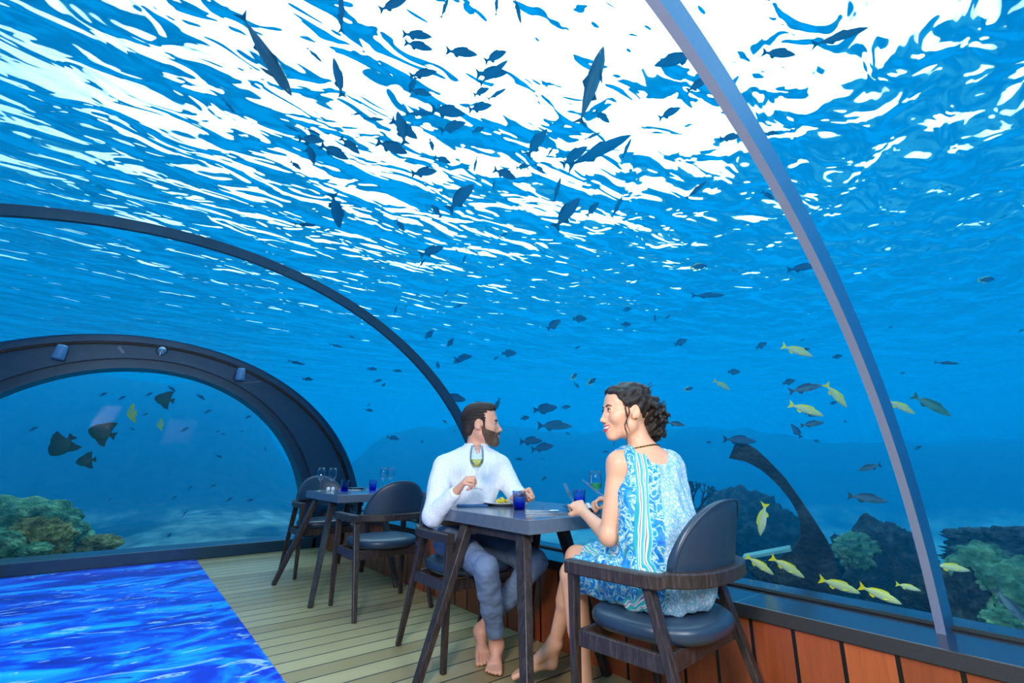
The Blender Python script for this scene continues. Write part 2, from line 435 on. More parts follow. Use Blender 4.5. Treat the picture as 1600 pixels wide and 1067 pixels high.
# ---------------------------------------------------------------- furniture materials
def _wood(t, out):
    co = t.coord(); m = t.mapping(co, scale=(26, 26, 3)); g = t.noise(m, 3.2, 5, .7, .4)
    c = t.ramp(g, [(.3, lin((30, 24, 24))), (.52, lin((54, 44, 43))), (.72, lin((84, 72, 70)))])
    principled(t, out, Base_Color=c, Roughness=.38, Specular_IOR_Level=.5, Normal=t.bump(g, .35, .002))
wood_mat = material('dark_stained_oak', _wood)
def _leather(t, out):
    co = t.coord(); g = t.noise(co, 220, 4, .6)
    c = t.mix(g, lin((28, 44, 64)), lin((46, 68, 92)))
    principled(t, out, Base_Color=c, Roughness=.36, Specular_IOR_Level=.6, Normal=t.bump(g, .25, .0012))
leather_mat = material('blue_grey_leather', _leather)
def _top(t, out):
    co = t.coord(); g = t.noise(co, 30, 4, .6)
    c = t.mix(g, lin((84, 96, 114)), lin((104, 114, 132)))
    principled(t, out, Base_Color=c, Roughness=.16, Specular_IOR_Level=.9)
top_mat = material('blue_grey_tabletop', _top)
def superpath(n=40):
    """half loop of the arm rail in plan: front left end, round the back, front right end"""
    pts = [(-.272, .235), (-.275, .10), (-.272, -.02)]
    for i in range(n+1):
        a = PI+PI*i/n; c, s = math.cos(a), math.sin(a)
        pts.append((math.copysign(abs(c)**.72, c)*.270, -.06+math.copysign(abs(s)**.86, s)*.205))
    return pts+[(.272, -.02), (.275, .10), (.272, .235)]
def rail_mesh():
    P = [Vector((x, y, 0)) for x, y in superpath()]; n = len(P); vs, fs = [], []
    for i, q in enumerate(P):
        d = (P[min(i+1, n-1)]-P[max(i-1, 0)]).normalized(); s = Vector((d.y, -d.x, 0))
        w = .021 if .12*n < i < .88*n else .024
        h = .024
        z = .625 + .008*(1 if q.y < -.15 else 0)
        for (a, b) in ((-w, -h*.8), (-w*.8, -h), (w*.8, -h), (w, -h*.8), (w, h*.75), (w*.75, h), (-w*.75, h), (-w, h*.75)):
            vs.append(q+s*a+Vector((0, 0, z+b)))
    for i in range(n-1):
        for k in range(8): k2 = (k+1) % 8; fs.append((i*8+k, i*8+k2, (i+1)*8+k2, (i+1)*8+k))
    fs.append(tuple(range(8))[::-1]); fs.append(tuple((n-1)*8+k for k in range(8)))
    return vs, fs
def make_chair():
    root = empty('dining_chair')
    vs, fs = rail_mesh(); o = from_py('arm_rail', vs, fs, wood_mat, root, True)
    try: o.data.set_sharp_from_angle(angle=R(40))
    except Exception: pass
    for sx in (-1, 1):
        bm = bmesh.new(); bm_bar(bm, (sx*.268, .212, .612), (sx*.275, .208, 0), .042, .030, .028, .026, up=(0, 1, 0)); from_bm('leg', bm, wood_mat, root)
        bm = bmesh.new(); bm_bar(bm, (sx*.248, -.095, .612), (sx*.283, -.283, 0), .046, .032, .028, .026, up=(0, 1, 0)); from_bm('leg', bm, wood_mat, root)
        bm = bmesh.new(); bm_bar(bm, (sx*.262, .205, .385), (sx*.262, -.15, .385), .024, .055, up=(0, 0, 1)); from_bm('side_stretcher', bm, wood_mat, root)
    bm = bmesh.new(); bm_bar(bm, (-.26, .19, .385), (.26, .19, .385), .024, .055, up=(0, 0, 1)); from_bm('front_stretcher', bm, wood_mat, root)
    bm = bmesh.new(); bm_bar(bm, (-.26, -.155, .385), (.26, -.155, .385), .024, .06, up=(0, 0, 1)); from_bm('back_stretcher', bm, wood_mat, root)
    # seat cushion: rounded, nearly circular at the back
    vs, fs = [], []; prof = [(.0, .413), (.80, .413), (.94, .420), (.99, .437), (1.0, .452), (.985, .466), (.93, .476), (.80, .482), (.5, .486), (0, .487)]
    N = 56
    for r, z in prof:
        for k in range(N):
            a = 2*PI*k/N; c, s = math.cos(a), math.sin(a); e = .62 if s > 0 else .85
            x = math.copysign(abs(c)**e, c)*.243*r; y = .005+math.copysign(abs(s)**e, s)*(.225 if s > 0 else .245)*r
            vs.append((x, y, z))
    for i in range(len(prof)-1):
        for k in range(N): k2 = (k+1) % N; fs.append((i*N+k, i*N+k2, (i+1)*N+k2, (i+1)*N+k))
    seat = from_py('seat_cushion', vs, fs, leather_mat, root, True); tag(seat, 'blue grey leather seat cushion')
    # half-moon backrest, curved in plan, 4 cm thick
    nu, nv = 30, 14; vs, fs = [], []
    def pt(u, v, off):
        # u -1..1 across, v 0..1 up; outline: half ellipse
        W, Hh = .232, .235
        s = math.sin(u*PI/2)
        hgt = Hh*math.sqrt(max(0, 1-abs(s)**2.3))
        x = s*W; z = .646+hgt*v
        yb = -.255+.075*(x/W)**2 - .04*v*hgt/Hh
        return (x*(1-.05*0), yb+off, z)
    grid = []
    for off in (-.006, .030):
        rows = []
        for j in range(nv+1):
            row = []
            for i in range(nu+1):
                u = -1+2*i/nu; v = j/nv; e = max(abs(u)**8, v**8)
                x, y, z = pt(u, v, off*(1-.55*e) + .012*.55*e)
                row.append(len(vs)); vs.append((x, y, z))
            rows.append(row)
        grid.append(rows)
    for g, fl in ((grid[0], 0), (grid[1], 1)):
        for j in range(nv):
            for i in range(nu):
                q = (g[j][i], g[j][i+1], g[j+1][i+1], g[j+1][i]); fs.append(q if not fl else q[::-1])
    A, B = grid
    def side(la, lb):
        for i in range(len(la)-1): fs.append((la[i+1], la[i], lb[i], lb[i+1]))
    side(A[0], B[0]); side(B[nv], A[nv]); side([r[0] for r in B], [r[0] for r in A]); side([r[-1] for r in A], [r[-1] for r in B])
    bk = from_py('backrest', vs, fs, leather_mat, root, True); tag(bk, 'half-moon leather backrest')
    m = bk.modifiers.new('w', 'WELD'); m.merge_threshold = .0005
    # piping round the rim of the backrest
    rim = [pt(-1+2*i/60, 1, -.006) for i in range(61)]
    vs, fs = tube(rim, .0035, 6); from_py('piping', vs, fs, leather_mat, bk, True)
    return root
chair = make_chair()
GR = 'dark wood armchairs with half-moon backrests'
tag(chair, 'dark wood armchair with blue grey leather seat nearest the camera, the woman sitting on it', 'chair', GR)
chair.location = (1.695, 1.205, 0); chair.rotation_euler = (0, 0, R(5))
for (x, y, rz, lab) in ((1.665, 2.50, PI, 'dark wood armchair the man in the white shirt sits on'),
                        (1.61, 3.60, 0, 'empty armchair with its grey half-moon back turned to us, at the further table'),
                        (1.62, 5.03, PI, 'empty dark wood armchair facing us behind the further table, closest to the arched window')):
    c = copy_tree(chair); c.location = (x, y, 0); c.rotation_euler = (0, 0, rz); c['label'] = lab
OLD_LEGS = (((-.34, .26, .70), (-.62, .30, 0)), ((-.34, -.16, .70), (-.57, -.58, 0)), ((.12, .1, .70), (.17, .36, 0)), ((.12, -.1, .70), (.17, -.42, 0)))
NEW_LEGS = (((-.345, .13, .70), (-.645, .08, 0)), ((-.34, -.33, .70), (-.575, -.64, 0)), ((.10, .08, .70), (.17, .26, 0)), ((.12, -.1, .70), (.17, -.36, 0)))
def make_table(legs):
    root = empty('dining_table')
    bm = bmesh.new(); bm_box(bm, (-.395, -.44, .698), (.395, .44, .76), .003); tag(from_bm('tabletop', bm, top_mat, root), 'thick blue grey tabletop')
    for (a, b) in legs:
        bm = bmesh.new(); bm_bar(bm, a, b, .07, .045, .040, .034, up=(1, 0, 0)); from_bm('leg', bm, wood_mat, root)
    bm = bmesh.new(); bm_bar(bm, (-.34, 0, .685), (.3, 0, .685), .09, .03); bm_bar(bm, (-.335, legs[1][0][1]-.04, .675), (-.335, legs[0][0][1]+.04, .675), .05, .04); from_bm('under_frame', bm, wood_mat, root)
    return root
table = make_table(NEW_LEGS); table.location = (1.845, 2.14, 0)
tag(table, 'square blue grey table with splayed dark wood legs, between the man and the woman', 'table', 'square tables along the sill')
t2 = make_table(OLD_LEGS); tag(t2, None, 'table', 'square tables along the sill'); t2.location = (1.77, 4.42, 0); t2['label'] = 'square blue grey table set for two between the empty armchairs'
# ---------------------------------------------------------------- tableware
def thin_glass(t, out, col):
    tr = t.node('ShaderNodeBsdfTransparent'); t.set(tr, 0, col); gl = t.node('ShaderNodeBsdfGlossy'); gl.inputs['Roughness'].default_value = .03
    fr = t.node('ShaderNodeFresnel'); fr.inputs[0].default_value = 1.35
    mx = t.node('ShaderNodeMixShader'); t.set(mx, 0, t.math('MINIMUM', fr.outputs[0], .55)); t.t.links.new(tr.outputs[0], mx.inputs[1]); t.t.links.new(gl.outputs[0], mx.inputs[2])
    t.t.links.new(mx.outputs[0], out.inputs[0])
def _glass(t, out):
    thin_glass(t, out, (.95, .98, 1, 1))
glass_mat = material('clear_glass', _glass)
def _tum(t, out):
    z = t.sep(t.coord())[2]
    c = t.ramp(t.math('MULTIPLY', z, 10), [(0, (.0, .02, .80, 1)), (.16, (.03, .12, .88, 1)), (.42, (.30, .52, .98, 1)), (.7, (.72, .84, 1, 1))])
    thin_glass(t, out, c)
tum_mat = material('blue_based_glass', _tum)
def _liquid(col):
    def f(t, out):
        principled(t, out, Base_Color=lin(col), Roughness=.02, Transmission_Weight=.75, IOR=1.33)
    return f
wine_y = material('pale_yellow_wine', _liquid((246, 240, 130))); wine_g = material('green_tinted_wine', _liquid((96, 226, 130)))
water_mat2 = material('drinking_water', _liquid((130, 190, 255)))
china = simple('white_china', (228, 232, 236), .2); steel = simple('polished_cutlery_steel', (200, 205, 212), .18, .9)
teal_china = simple('dark_teal_china', (14, 70, 92), .22); napkin_m = simple('blue_napkin_cloth', (40, 90, 140), .8, bump=.4)
food_y = simple('yellow_salad', (216, 200, 70), .6, bump=.6, bscale=300, var=.4); food_g = simple('green_leaf', (70, 120, 40), .5, var=.3)
H = 1.0
def make_wineglass(fill=None, name='wine_glass'):
    root = empty(name)
    prof = [(0, 0), (.033, 0), (.0335, .002), (.012, .006), (.005, .012), (.0038, .03), (.0038, .085), (.006, .094), (.020, .104), (.031, .122), (.0355, .145), (.034, .175), (.0295, .208), (.0283, .208), (.0326, .175), (.0342, .145), (.0297, .123), (.019, .106), (.0, .101)]
    vs, fs = lathe(prof, 36, False); from_py('glass_body', vs, fs, glass_mat, root, True)
    if fill:
        p2 = [(0, .1025), (.0185, .1075), (.0290, .1245), (.0328, .1405), (.0328, .1415), (0, .1415)]
        vs, fs = lathe(p2, 32, False); tag(from_py('wine', vs, fs, fill, root, True), 'white wine in the bowl')
    return root
def make_tumbler(water=True):
    root = empty('tumbler')
    prof = [(0, 0), (.029, 0), (.031, .003), (.038, .099), (.0385, .10), (.0372, .10), (.0355, .09), (.029, .014), (0, .012)]
    vs, fs = lathe(prof, 36, False); from_py('glass_body', vs, fs, tum_mat, root, True)
    if water:
        vs, fs = lathe([(0, .0135), (.0285, .0150), (.0340, .066), (.0340, .067), (0, .067)], 32, False); from_py('water', vs, fs, water_mat2, root, True)
    return root
TZ = .7605
wg = make_wineglass(); wg.location = (1.435, 4.66, TZ)
tag(wg, 'empty wine glass, leftmost on the further table', 'wine glass', 'empty wine glasses on the further table')
for x, y, lab in ((1.455, 4.40, 'empty wine glass second from the left on the further table, beside a blue tumbler'), (2.02, 4.60, 'empty wine glass on the window side of the further table, left one of that pair'), (2.10, 4.60, 'empty wine glass on the window side of the further table, right one of that pair')):
    c = copy_tree(wg); c.location = (x, y, TZ); c['label'] = lab
w2 = make_wineglass(wine_g); w2.location = (2.10, 1.88, TZ); tag(w2, 'wine glass with green tinted wine standing in front of the woman', 'wine glass')
w3 = make_wineglass(wine_y); tag(w3, 'wine glass with pale yellow wine held up in the right hand of the man', 'wine glass')
w3.location = (1.487, 2.195, .86); HELD = w3
tb = make_tumbler(); tb.location = (1.735, 2.12, TZ); tag(tb, 'blue based tumbler of water at the near edge of the table between the couple', 'tumbler', 'blue based tumblers')
for x, y, z, lab, wtr in ((2.14, 2.05, TZ, 'blue tumbler behind the left hand of the woman', 1), (1.61, 4.50, TZ, 'small blue tumbler beside the pair of wine glasses on the further table', 0), (1.87, 4.48, TZ, 'small blue tumbler next to the round chair back on the further table', 0)):
    c = copy_tree(tb); c.location = (x, y, z); c['label'] = lab
    if not wtr:
        for ch in list(bpy.data.objects):
            if ch.parent == c and ch.name.startswith('water'): bpy.data.objects.remove(ch)
def plate(name, loc, r, mat, lab, parts=()):
    root = empty(name, loc, 0, lab, 'plate')
    vs, fs = lathe([(0, .002), (r*.55, 0), (r*.62, .004), (r*.97, .017), (r, .019), (r*.97, .0205), (r*.62, .008), (0, .006)], 48, False); from_py('dish', vs, fs, mat, root, True)
    return root
plate('plate', (1.86, 2.42, TZ), .13, china, 'white plate with yellow salad in front of the man')
plate('plate', (2.02, 1.90, TZ), .125, teal_china, 'dark teal plate with white food in front of the woman')
plate('plate', (1.80, 4.72, TZ), .10, teal_china, 'dark teal side plate on the further table')
rnd = random.Random(4)
def heap(name, loc, r, mat, lab, cat, n=14, s=.02, hz=.018):
    bm = bmesh.new()
    for i in range(n):
        a, q = rnd.uniform(0, 2*PI), r*math.sqrt(rnd.random())
        m = Matrix.Translation((q*math.cos(a), q*math.sin(a), hz+rnd.uniform(0, .018)*(1-q/r))) @ Matrix.Rotation(rnd.uniform(0, 3), 4, (rnd.random(), rnd.random(), rnd.random())) @ Matrix.Diagonal((s*rnd.uniform(.6, 1.3), s*rnd.uniform(.4, 1), s*rnd.uniform(.2, .5), 1))
        bmesh.ops.create_icosphere(bm, subdivisions=2, radius=1, matrix=m)
    o = from_bm(name, bm, mat, None, True); o.location = loc; tag(o, lab, cat, kind='stuff'); return o
heap('salad', (1.85, 2.40, TZ+.002), .05, food_y, 'small heap of yellow salad on the white plate', 'food')
heap('white_food', (1.97, 1.84, TZ+.002), .04, china, 'white food on the dark teal plate in front of the woman', 'food', 9, .017)
def spoon(name, loc, rz, kind, lab, grp=None, mat=None, hl=.125):
    root = empty(name, loc, rz, lab, 'cutlery', grp)
    bm = bmesh.new(); bm_bar(bm, (0, .0, .004), (0, hl, .007), .006, .003, .011, .003, up=(1, 0, 0), bev=.001); from_bm('handle', bm, mat or steel, root)
    bm = bmesh.new()
    if kind == 'knife':
        bm_bar(bm, (0, 0, .004), (0, -.09, .003), .012, .002, .006, .0015, up=(1, 0, 0), bev=.0005)
        from_bm('blade', bm, mat or steel, root)
    elif kind == 'fork':
        bm_bar(bm, (0, 0, .004), (0, -.03, .003), .007, .0025, .022, .002, up=(1, 0, 0), bev=.0005)
        for k in range(4): bm_bar(bm, (-.0095+k*.0063, -.03, .003), (-.0085+k*.0057, -.075, .006), .0032, .002, .002, .0015, up=(1, 0, 0), bev=.0003)
        from_bm('tines', bm, mat or steel, root)
    else:
        bmesh.ops.create_uvsphere(bm, u_segments=20, v_segments=10, radius=1, matrix=Matrix.Translation((0, -.028, .007)) @ Matrix.Diagonal((.02, .032, .006, 1)))
        from_bm('bowl', bm, mat or steel, root, True)
    return root
spoon('spoon', (1.78, 1.93, TZ), R(60), 'spoon', 'silver spoon lying near the table corner by the woman')
spoon('table_knife', (1.70, 1.83, TZ), R(62), 'knife', 'silver knife lying along the near edge of the table')
spoon('table_fork', (2.0, 2.22, TZ), R(140), 'fork', 'silver fork lying between the two plates')
nap = box_obj('napkin', (-.05, -.09, 0), (.05, .09, .010), napkin_m, None, .003); nap.location = (1.66, 2.47, TZ); nap.rotation_euler = (0, 0, R(60))
tag(nap, 'folded blue napkin lying on the table beside the white plate', 'napkin')
spoon('table_knife', (1.72, 4.62, TZ), R(80), 'knife', 'silver knife on the further table between the two tumblers')
spoon('table_fork', (1.95, 4.80, TZ), R(95), 'fork', 'silver fork on the further table behind the side plate')
for k, (x, y, m, lab) in enumerate(((1.50, 4.62, china, 'tiny white salt pot on the further table between the wine glasses, left one'), (1.535, 4.60, china, 'tiny white pepper pot on the further table between the wine glasses, right one'))):
    vs, fs = lathe([(0, 0), (.013, 0), (.016, .012), (.015, .028), (.010, .034), (0, .036)], 20, False); o = from_py('condiment_pot', vs, fs, m, None, True); o.location = (x, y, TZ); tag(o, lab, 'condiment pot')
# ---------------------------------------------------------------- fittings on the end arch
lamp_m = simple('pale_blue_lamp_housing', (96, 150, 190), .4, .1)
def spot(px, py, tilt, lab):
    q = at_y(px, py, 6.40); root = empty('wall_spotlight', q, 0, lab, 'spotlight', 'spotlights on the end arch')
    vs, fs = lathe([(0, .075), (.038, .07), (.045, .05), (.052, -.07), (.045, -.075), (.04, -.06), (0, -.05)], 24, False); o = from_py('housing', vs, fs, lamp_m, root, True); o.location = (0, -.075, 0); o.rotation_euler = (0, R(tilt), 0)
    bm = bmesh.new(); bm_bar(bm, (0, -.04, 0), (0, .03, 0), .03, .03); from_bm('bracket', bm, steel, root)
spot(95.5, 552, 8, 'pale blue cylindrical spotlight on the left part of the end arch'); spot(374, 586, 0, 'pale blue cylindrical spotlight on the right shoulder of the end arch')
q = at_y(253, 547.5, 6.40); root = empty('camera_fitting', q, 0, 'small round metal fitting near the top of the end arch', 'fitting')
vs, fs = lathe([(0, .05), (.03, .045), (.05, .02), (.055, 0), (0, 0)], 24, False); o = from_py('dome', vs, fs, steel, root, True); o.rotation_euler = (R(90), 0, 0)
vs, fs = lathe([(0, 0), (.012, 0), (.012, .05), (0, .05)], 12, False); o = from_py('stem', vs, fs, steel, root, True); o.location = (-.01, -.03, -.07)
# ---------------------------------------------------------------- life outside the glass
from mathutils import noise as mnoise
def _coral(name, a, b, c, sc=9, bs=40):
    def fn(t, out):
        co = t.coord(); n = t.noise(co, sc, 5, .65); v = t.node('ShaderNodeTexVoronoi'); t.set(v, 'Vector', co); v.inputs['Scale'].default_value = bs
        col = t.ramp(n, [(.3, lin(a)), (.5, lin(b)), (.68, lin(c))])
        principled(t, out, Base_Color=col, Roughness=.85, Specular_IOR_Level=.1, Normal=t.bump(v.outputs[0], .8, .03))
    return material(name, fn)
reef_dark = _coral('dark_reef_rock', (18, 26, 30), (46, 52, 50), (86, 92, 84))
reef_green = _coral('green_knobbly_coral', (40, 74, 60), (84, 130, 96), (150, 190, 140), 6, 30)
reef_yellow = _coral('yellowish_coral', (70, 66, 40), (134, 128, 72), (196, 190, 120), 7, 55)
def _sand(t, out):
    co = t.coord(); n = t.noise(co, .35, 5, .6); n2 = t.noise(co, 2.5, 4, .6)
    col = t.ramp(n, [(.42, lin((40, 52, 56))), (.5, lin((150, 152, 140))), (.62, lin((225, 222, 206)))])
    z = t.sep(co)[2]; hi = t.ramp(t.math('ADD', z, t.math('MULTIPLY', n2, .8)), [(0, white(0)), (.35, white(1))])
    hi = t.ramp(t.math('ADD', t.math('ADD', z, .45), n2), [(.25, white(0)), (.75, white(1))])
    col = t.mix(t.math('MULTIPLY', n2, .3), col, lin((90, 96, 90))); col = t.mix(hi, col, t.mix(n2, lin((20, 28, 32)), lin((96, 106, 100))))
    principled(t, out, Base_Color=col, Roughness=.95, Specular_IOR_Level=.05, Normal=t.bump(n2, .5, .05))
sand_mat = material('pale_sea_sand', _sand)
# seabed terrain
def seabed_z(x, y):
    d = max(0, x-2.6); h = -1.4+.30*mnoise.noise(Vector((x*.12, y*.12, 3.1)))+.10*mnoise.noise(Vector((x*.7, y*.7, 1)))
    h += 1.0*math.exp(-((x-2.0)**2/18+(y-18)**2/60))
    h += .9*math.exp(-((x-16)**2/60+(y-16)**2/90))
    r = math.hypot(x, y); k = max(0, min(1, (r-17)/9)); k = k*k*(3-2*k); a = math.degrees(math.atan2(x, y))
    w = max(0, min(1, (a-14)/10))
    h += w*k*(3.5+.7*mnoise.noise(Vector((x*.25, y*.25, 7)))+.3*mnoise.noise(Vector((x*.9, y*.9, 2))))
    w2 = max(0, min(1, (17-a)/9))*(1 if a > -70 else 0); h += w2*k*6.0*(1+.15*mnoise.noise(Vector((x*.2, y*.2, 5))))  # tall far reef wall added to darken the water behind the end window
    h = min(h, SURF-.35)
    if abs(x) < 3.2 and y < 7.6: h = min(h, -1.2)
    return max(-6.5, h)
xs = [-40, -30, -22, -16]+[-12+.8*i for i in range(44)]+[25, 28, 32, 38, 46, 60, 80]
ysd = [-30, -20, -14, -10]+[-7+.8*i for i in range(50)]+[35, 40, 48, 60, 80]
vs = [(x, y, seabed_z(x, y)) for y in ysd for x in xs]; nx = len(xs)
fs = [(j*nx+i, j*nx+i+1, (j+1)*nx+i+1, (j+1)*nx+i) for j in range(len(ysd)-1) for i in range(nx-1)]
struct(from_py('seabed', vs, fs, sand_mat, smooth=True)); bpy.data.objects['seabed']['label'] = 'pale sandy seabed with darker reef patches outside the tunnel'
def rock(name, px, py, wpx, hpx, dist, mat, lab, cat='coral', seed=0, knob=5., amp=.22, sub=5, group=None, flat=1.):
    c = at_d(px, py, dist); s = dist/FPX; q_ = .80 if mat != reef_dark else .74
    W, Hh = wpx*s/2*q_, hpx*s/2*q_
    bm = bmesh.new(); bmesh.ops.create_icosphere(bm, subdivisions=sub, radius=1)
    for v in bm.verts:
        q = v.co.copy(); n1 = mnoise.noise(q*1.3+Vector((seed, 0, 0))); n2 = mnoise.noise(q*knob+Vector((0, seed, 0))); n3 = mnoise.noise(q*knob*2.6)
        if mat == reef_dark: r = 1+amp*1.2*n1+amp*abs(n2)*1.3+amp*.5*n3
        else: vd = mnoise.voronoi(q*knob*.55+Vector((seed, seed, 0)))[0]; vd2 = mnoise.voronoi(q*knob*1.5+Vector((seed, 0, 0)))[0]; r = 1+amp*1.2*n1+amp*1.5*(.5-min(vd[0], .8)**1.3)+amp*.5*(.4-min(vd2[0], .8)**1.3)
        v.co = Vector((q.x*W*r, q.y*W*.8*flat*r, q.z*Hh*r if q.z > 0 else q.z*Hh*1.3*r))
    o = from_bm(name, bm, mat, None, True); o.location = c
    tag(o, lab, cat, group); return o
rk = [
 ('coral_head', 28, 832, 150, 78, 8.6, reef_green, 'large dark green knobbly coral head in the lower left of the arched window', 5),
 ('coral_head', 57, 842, 70, 48, 8.0, reef_yellow, 'yellow brown brain coral in front of the large green coral head', 9),
 ('coral_head', 8, 852, 36, 30, 7.8, reef_green, 'small green coral at the very left edge, low in the arched window', 4),
 ('coral_head', 54, 858, 34, 16, 7.7, reef_green, 'tiny pale green coral below the yellow brown brain coral', 5),
 ('coral_head', 100, 845, 60, 34, 8.9, reef_green, 'green coral between the brain coral and the low yellow coral', 6),
 ('coral_head', 156, 851, 50, 22, 8.3, reef_yellow, 'low yellow green coral standing alone right of the coral group in the arched window', 9),
 ('reef_rock', 1165, 835, 190, 118, 6.6, reef_dark, 'dark craggy reef mound behind the backrest of the chair of the woman', 4),
 ('reef_rock', 1105, 850, 90, 70, 5.6, reef_dark, 'lower dark reef rock just left of the backrest of the chair of the woman', 4),
 ('reef_rock', 1365, 905, 150, 130, 5.2, reef_dark, 'dark reef mound between the curved arm and the near rib', 4),
 ('coral_head', 1336, 862, 66, 44, 4.9, reef_green, 'yellow green rounded coral on top of the dark reef mound', 10),
 ('reef_rock', 1400, 860, 80, 60, 5.5, reef_dark, 'dark jagged reef rock touching the left side of the near rib', 6),
 ('table_coral', 1570, 845, 130, 34, 5.2, reef_dark, 'flat table coral ledge at the right edge of the picture', 6),
 ('table_coral', 1580, 872, 150, 34, 5.0, reef_dark, 'darker table coral ledge under the flat one at the right edge', 6),
 ('coral_head', 1545, 905, 110, 74, 4.4, reef_green, 'large pale green knobbly coral right of the near rib', 5),
 ('coral_head', 1585, 932, 90, 80, 4.2, reef_green, 'pale green knobbly coral against the right edge of the picture', 5),
 ('reef_rock', 1530, 965, 150, 110, 4.3, reef_dark, 'dark reef rock low behind the sill right of the near rib', 5),
 ('coral_head', 1575, 975, 56, 30, 3.9, reef_green, 'small green coral low by the sill at the right edge', 8),
 ('reef_rock', 1235, 915, 110, 70, 4.4, reef_dark, 'dark rock at the foot of the curved arm', 5),
]
for i, (nm, px, py, w, h, d, m, lab, kb) in enumerate(rk):
    cat = 'reef rock' if nm == 'reef_rock' else 'coral'
    rock(nm, px, py, w, h, d, m, lab, cat, seed=i*3.7, knob=kb*.8, amp=.26 if m != reef_dark else .34, sub=5)
# branching coral
bm = bmesh.new(); base = at_d(1088, 806, 5.2); rb = random.Random(3)
def branch(p, d, ln, r, k):
    q = p+d*ln; v, f = tube([p, (p+q)/2+Vector((rb.uniform(-.01, .01),)*3), q], [r, r*.85, r*.7], 6)
    m = [bm.verts.new(x) for x in v]
    for ff in f: bm.faces.new([m[j] for j in ff])
    if k: 
        for _ in range(3):
            dd = (d+Vector((rb.uniform(-.8, .8), rb.uniform(-.8, .8), rb.uniform(-.1, .6)))).normalized(); branch(q, dd, ln*.72, r*.7, k-1)
for _ in range(4): branch(base, Vector((rb.uniform(-.5, .5), rb.uniform(-.5, .5), 1)).normalized(), .13, .014, 3)
tag(from_bm('branching_coral', bm, reef_dark, None, True), 'dark branching coral rising just left of the backrest of the chair of the woman', 'coral')
# curved arm with its base
arm_mat = _coral('algae_covered_steel', (22, 26, 30), (40, 44, 46), (66, 72, 70), 5, 30)
out_r = [(1150, 689), (1172, 694), (1195, 714), (1226, 746), (1253, 784), (1276, 818), (1298, 853), (1308, 892), (1313, 935), (1316, 990)]
out_l = [(1139, 716), (1168, 722), (1191, 735), (1214, 756), (1233, 779), (1246, 801), (1252, 824), (1251, 843), (1238, 862), (1206, 884), (1186, 912), (1176, 960)]
dirh = ray(1240, 800); nrm = Vector((dirh.x, dirh.y, 0)).normalized(); pc = at_d(1240, 800, 4.0)
def on_plane(px, py):
    d = ray(px, py); return CAMPOS+d*((pc-CAMPOS).dot(nrm)/d.dot(nrm))
def resample(pts, n):
    L = [0]
    for i in range(1, len(pts)): L.append(L[-1]+math.dist(pts[i], pts[i-1]))
    out = []
    for k in range(n):
        t = L[-1]*k/(n-1); i = max(j for j in range(len(L)) if L[j] <= t+1e-9); i = min(i, len(pts)-2); f = (t-L[i])/(L[i+1]-L[i]); out.append((pts[i][0]*(1-f)+pts[i+1][0]*f, pts[i][1]*(1-f)+pts[i+1][1]*f))
    return out
NA = 26; cl = [on_plane(*q) for q in resample(out_l, NA)]; cr = [on_plane(*q) for q in resample(out_r, NA)]
bm = bmesh.new(); cols = [[bm.verts.new(q+nrm*o_) for q in c] for c, o_ in ((cl, 0), (cr, 0), (cr, .2), (cl, .2))]
for j in range(4):
    A_, B_ = cols[j], cols[(j+1) % 4]
    for i in range(NA-1): bm.faces.new((A_[i], A_[i+1], B_[i+1], B_[i]))
bm.faces.new([c[0] for c in cols]); bm.faces.new([c[-1] for c in cols][::-1])
root = empty('curved_support_arm', pc, 0, 'dark brown curved support arm rising from the reef outside the glass, right of the woman', 'support arm')
o = from_bm('arm', bm, arm_mat); o.data.transform(Matrix.Translation(-pc)); o.parent = root
bm = bmesh.new(); a, b = on_plane(1161, 872)-pc, on_plane(1236, 858)-pc; bm_bar(bm, a+nrm*.05, b+nrm*.05, .16, .022); from_bm('cross_plate', bm, simple('teal_coated_plate', (110, 170, 168), .6), root)
# ---------------------------------------------------------------- fish
def fish_mat(name, top, bot, rough=.45, stripes=None, fin=None):
    def fn(t, out):
        s = t.sep(t.coord()); z = t.math('MULTIPLY_ADD', s[2], 3.2, .5)
        c = t.ramp(z, [(.15, lin(bot)), (.5, lin(tuple((a+b)//2 for a, b in zip(top, bot)))), (.85, lin(top))])
        if stripes:
            w = t.math('SINE', t.math('MULTIPLY_ADD', s[2], 118, .6)); m = t.ramp(w, [(.45, white(0)), (.75, white(1))])
            up = t.ramp(t.math('MULTIPLY_ADD', s[2], 6, .5), [(.12, white(0)), (.26, white(1))])
            c = t.mix(t.math('MULTIPLY', m, up), c, lin(stripes))
        principled(t, out, Base_Color=c, Roughness=rough, Specular_IOR_Level=.4)
    return material(name, fn)
eye_w = simple('fish_eye_ring', (210, 205, 170), .3); eye_b = simple('fish_eye_pupil', (6, 6, 8), .15)
def fish_body(prof, name, mat, parent, seg=18):
    vs, fs = [], []
    for x, zu, zd, w in prof:
        for k in range(seg):
            a = 2*PI*k/seg; s = math.sin(a); vs.append((x, math.cos(a)*w, (zu if s > 0 else zd)*s))
    n = len(prof)
    for i in range(n-1):
        for k in range(seg): k2 = (k+1) % seg; fs.append((i*seg+k, (i+1)*seg+k, (i+1)*seg+k2, i*seg+k2))
    fs.append(tuple(range(seg))); fs.append(tuple((n-1)*seg+k for k in range(seg-1, -1, -1)))
    return from_py(name, vs, fs, mat, parent, True)
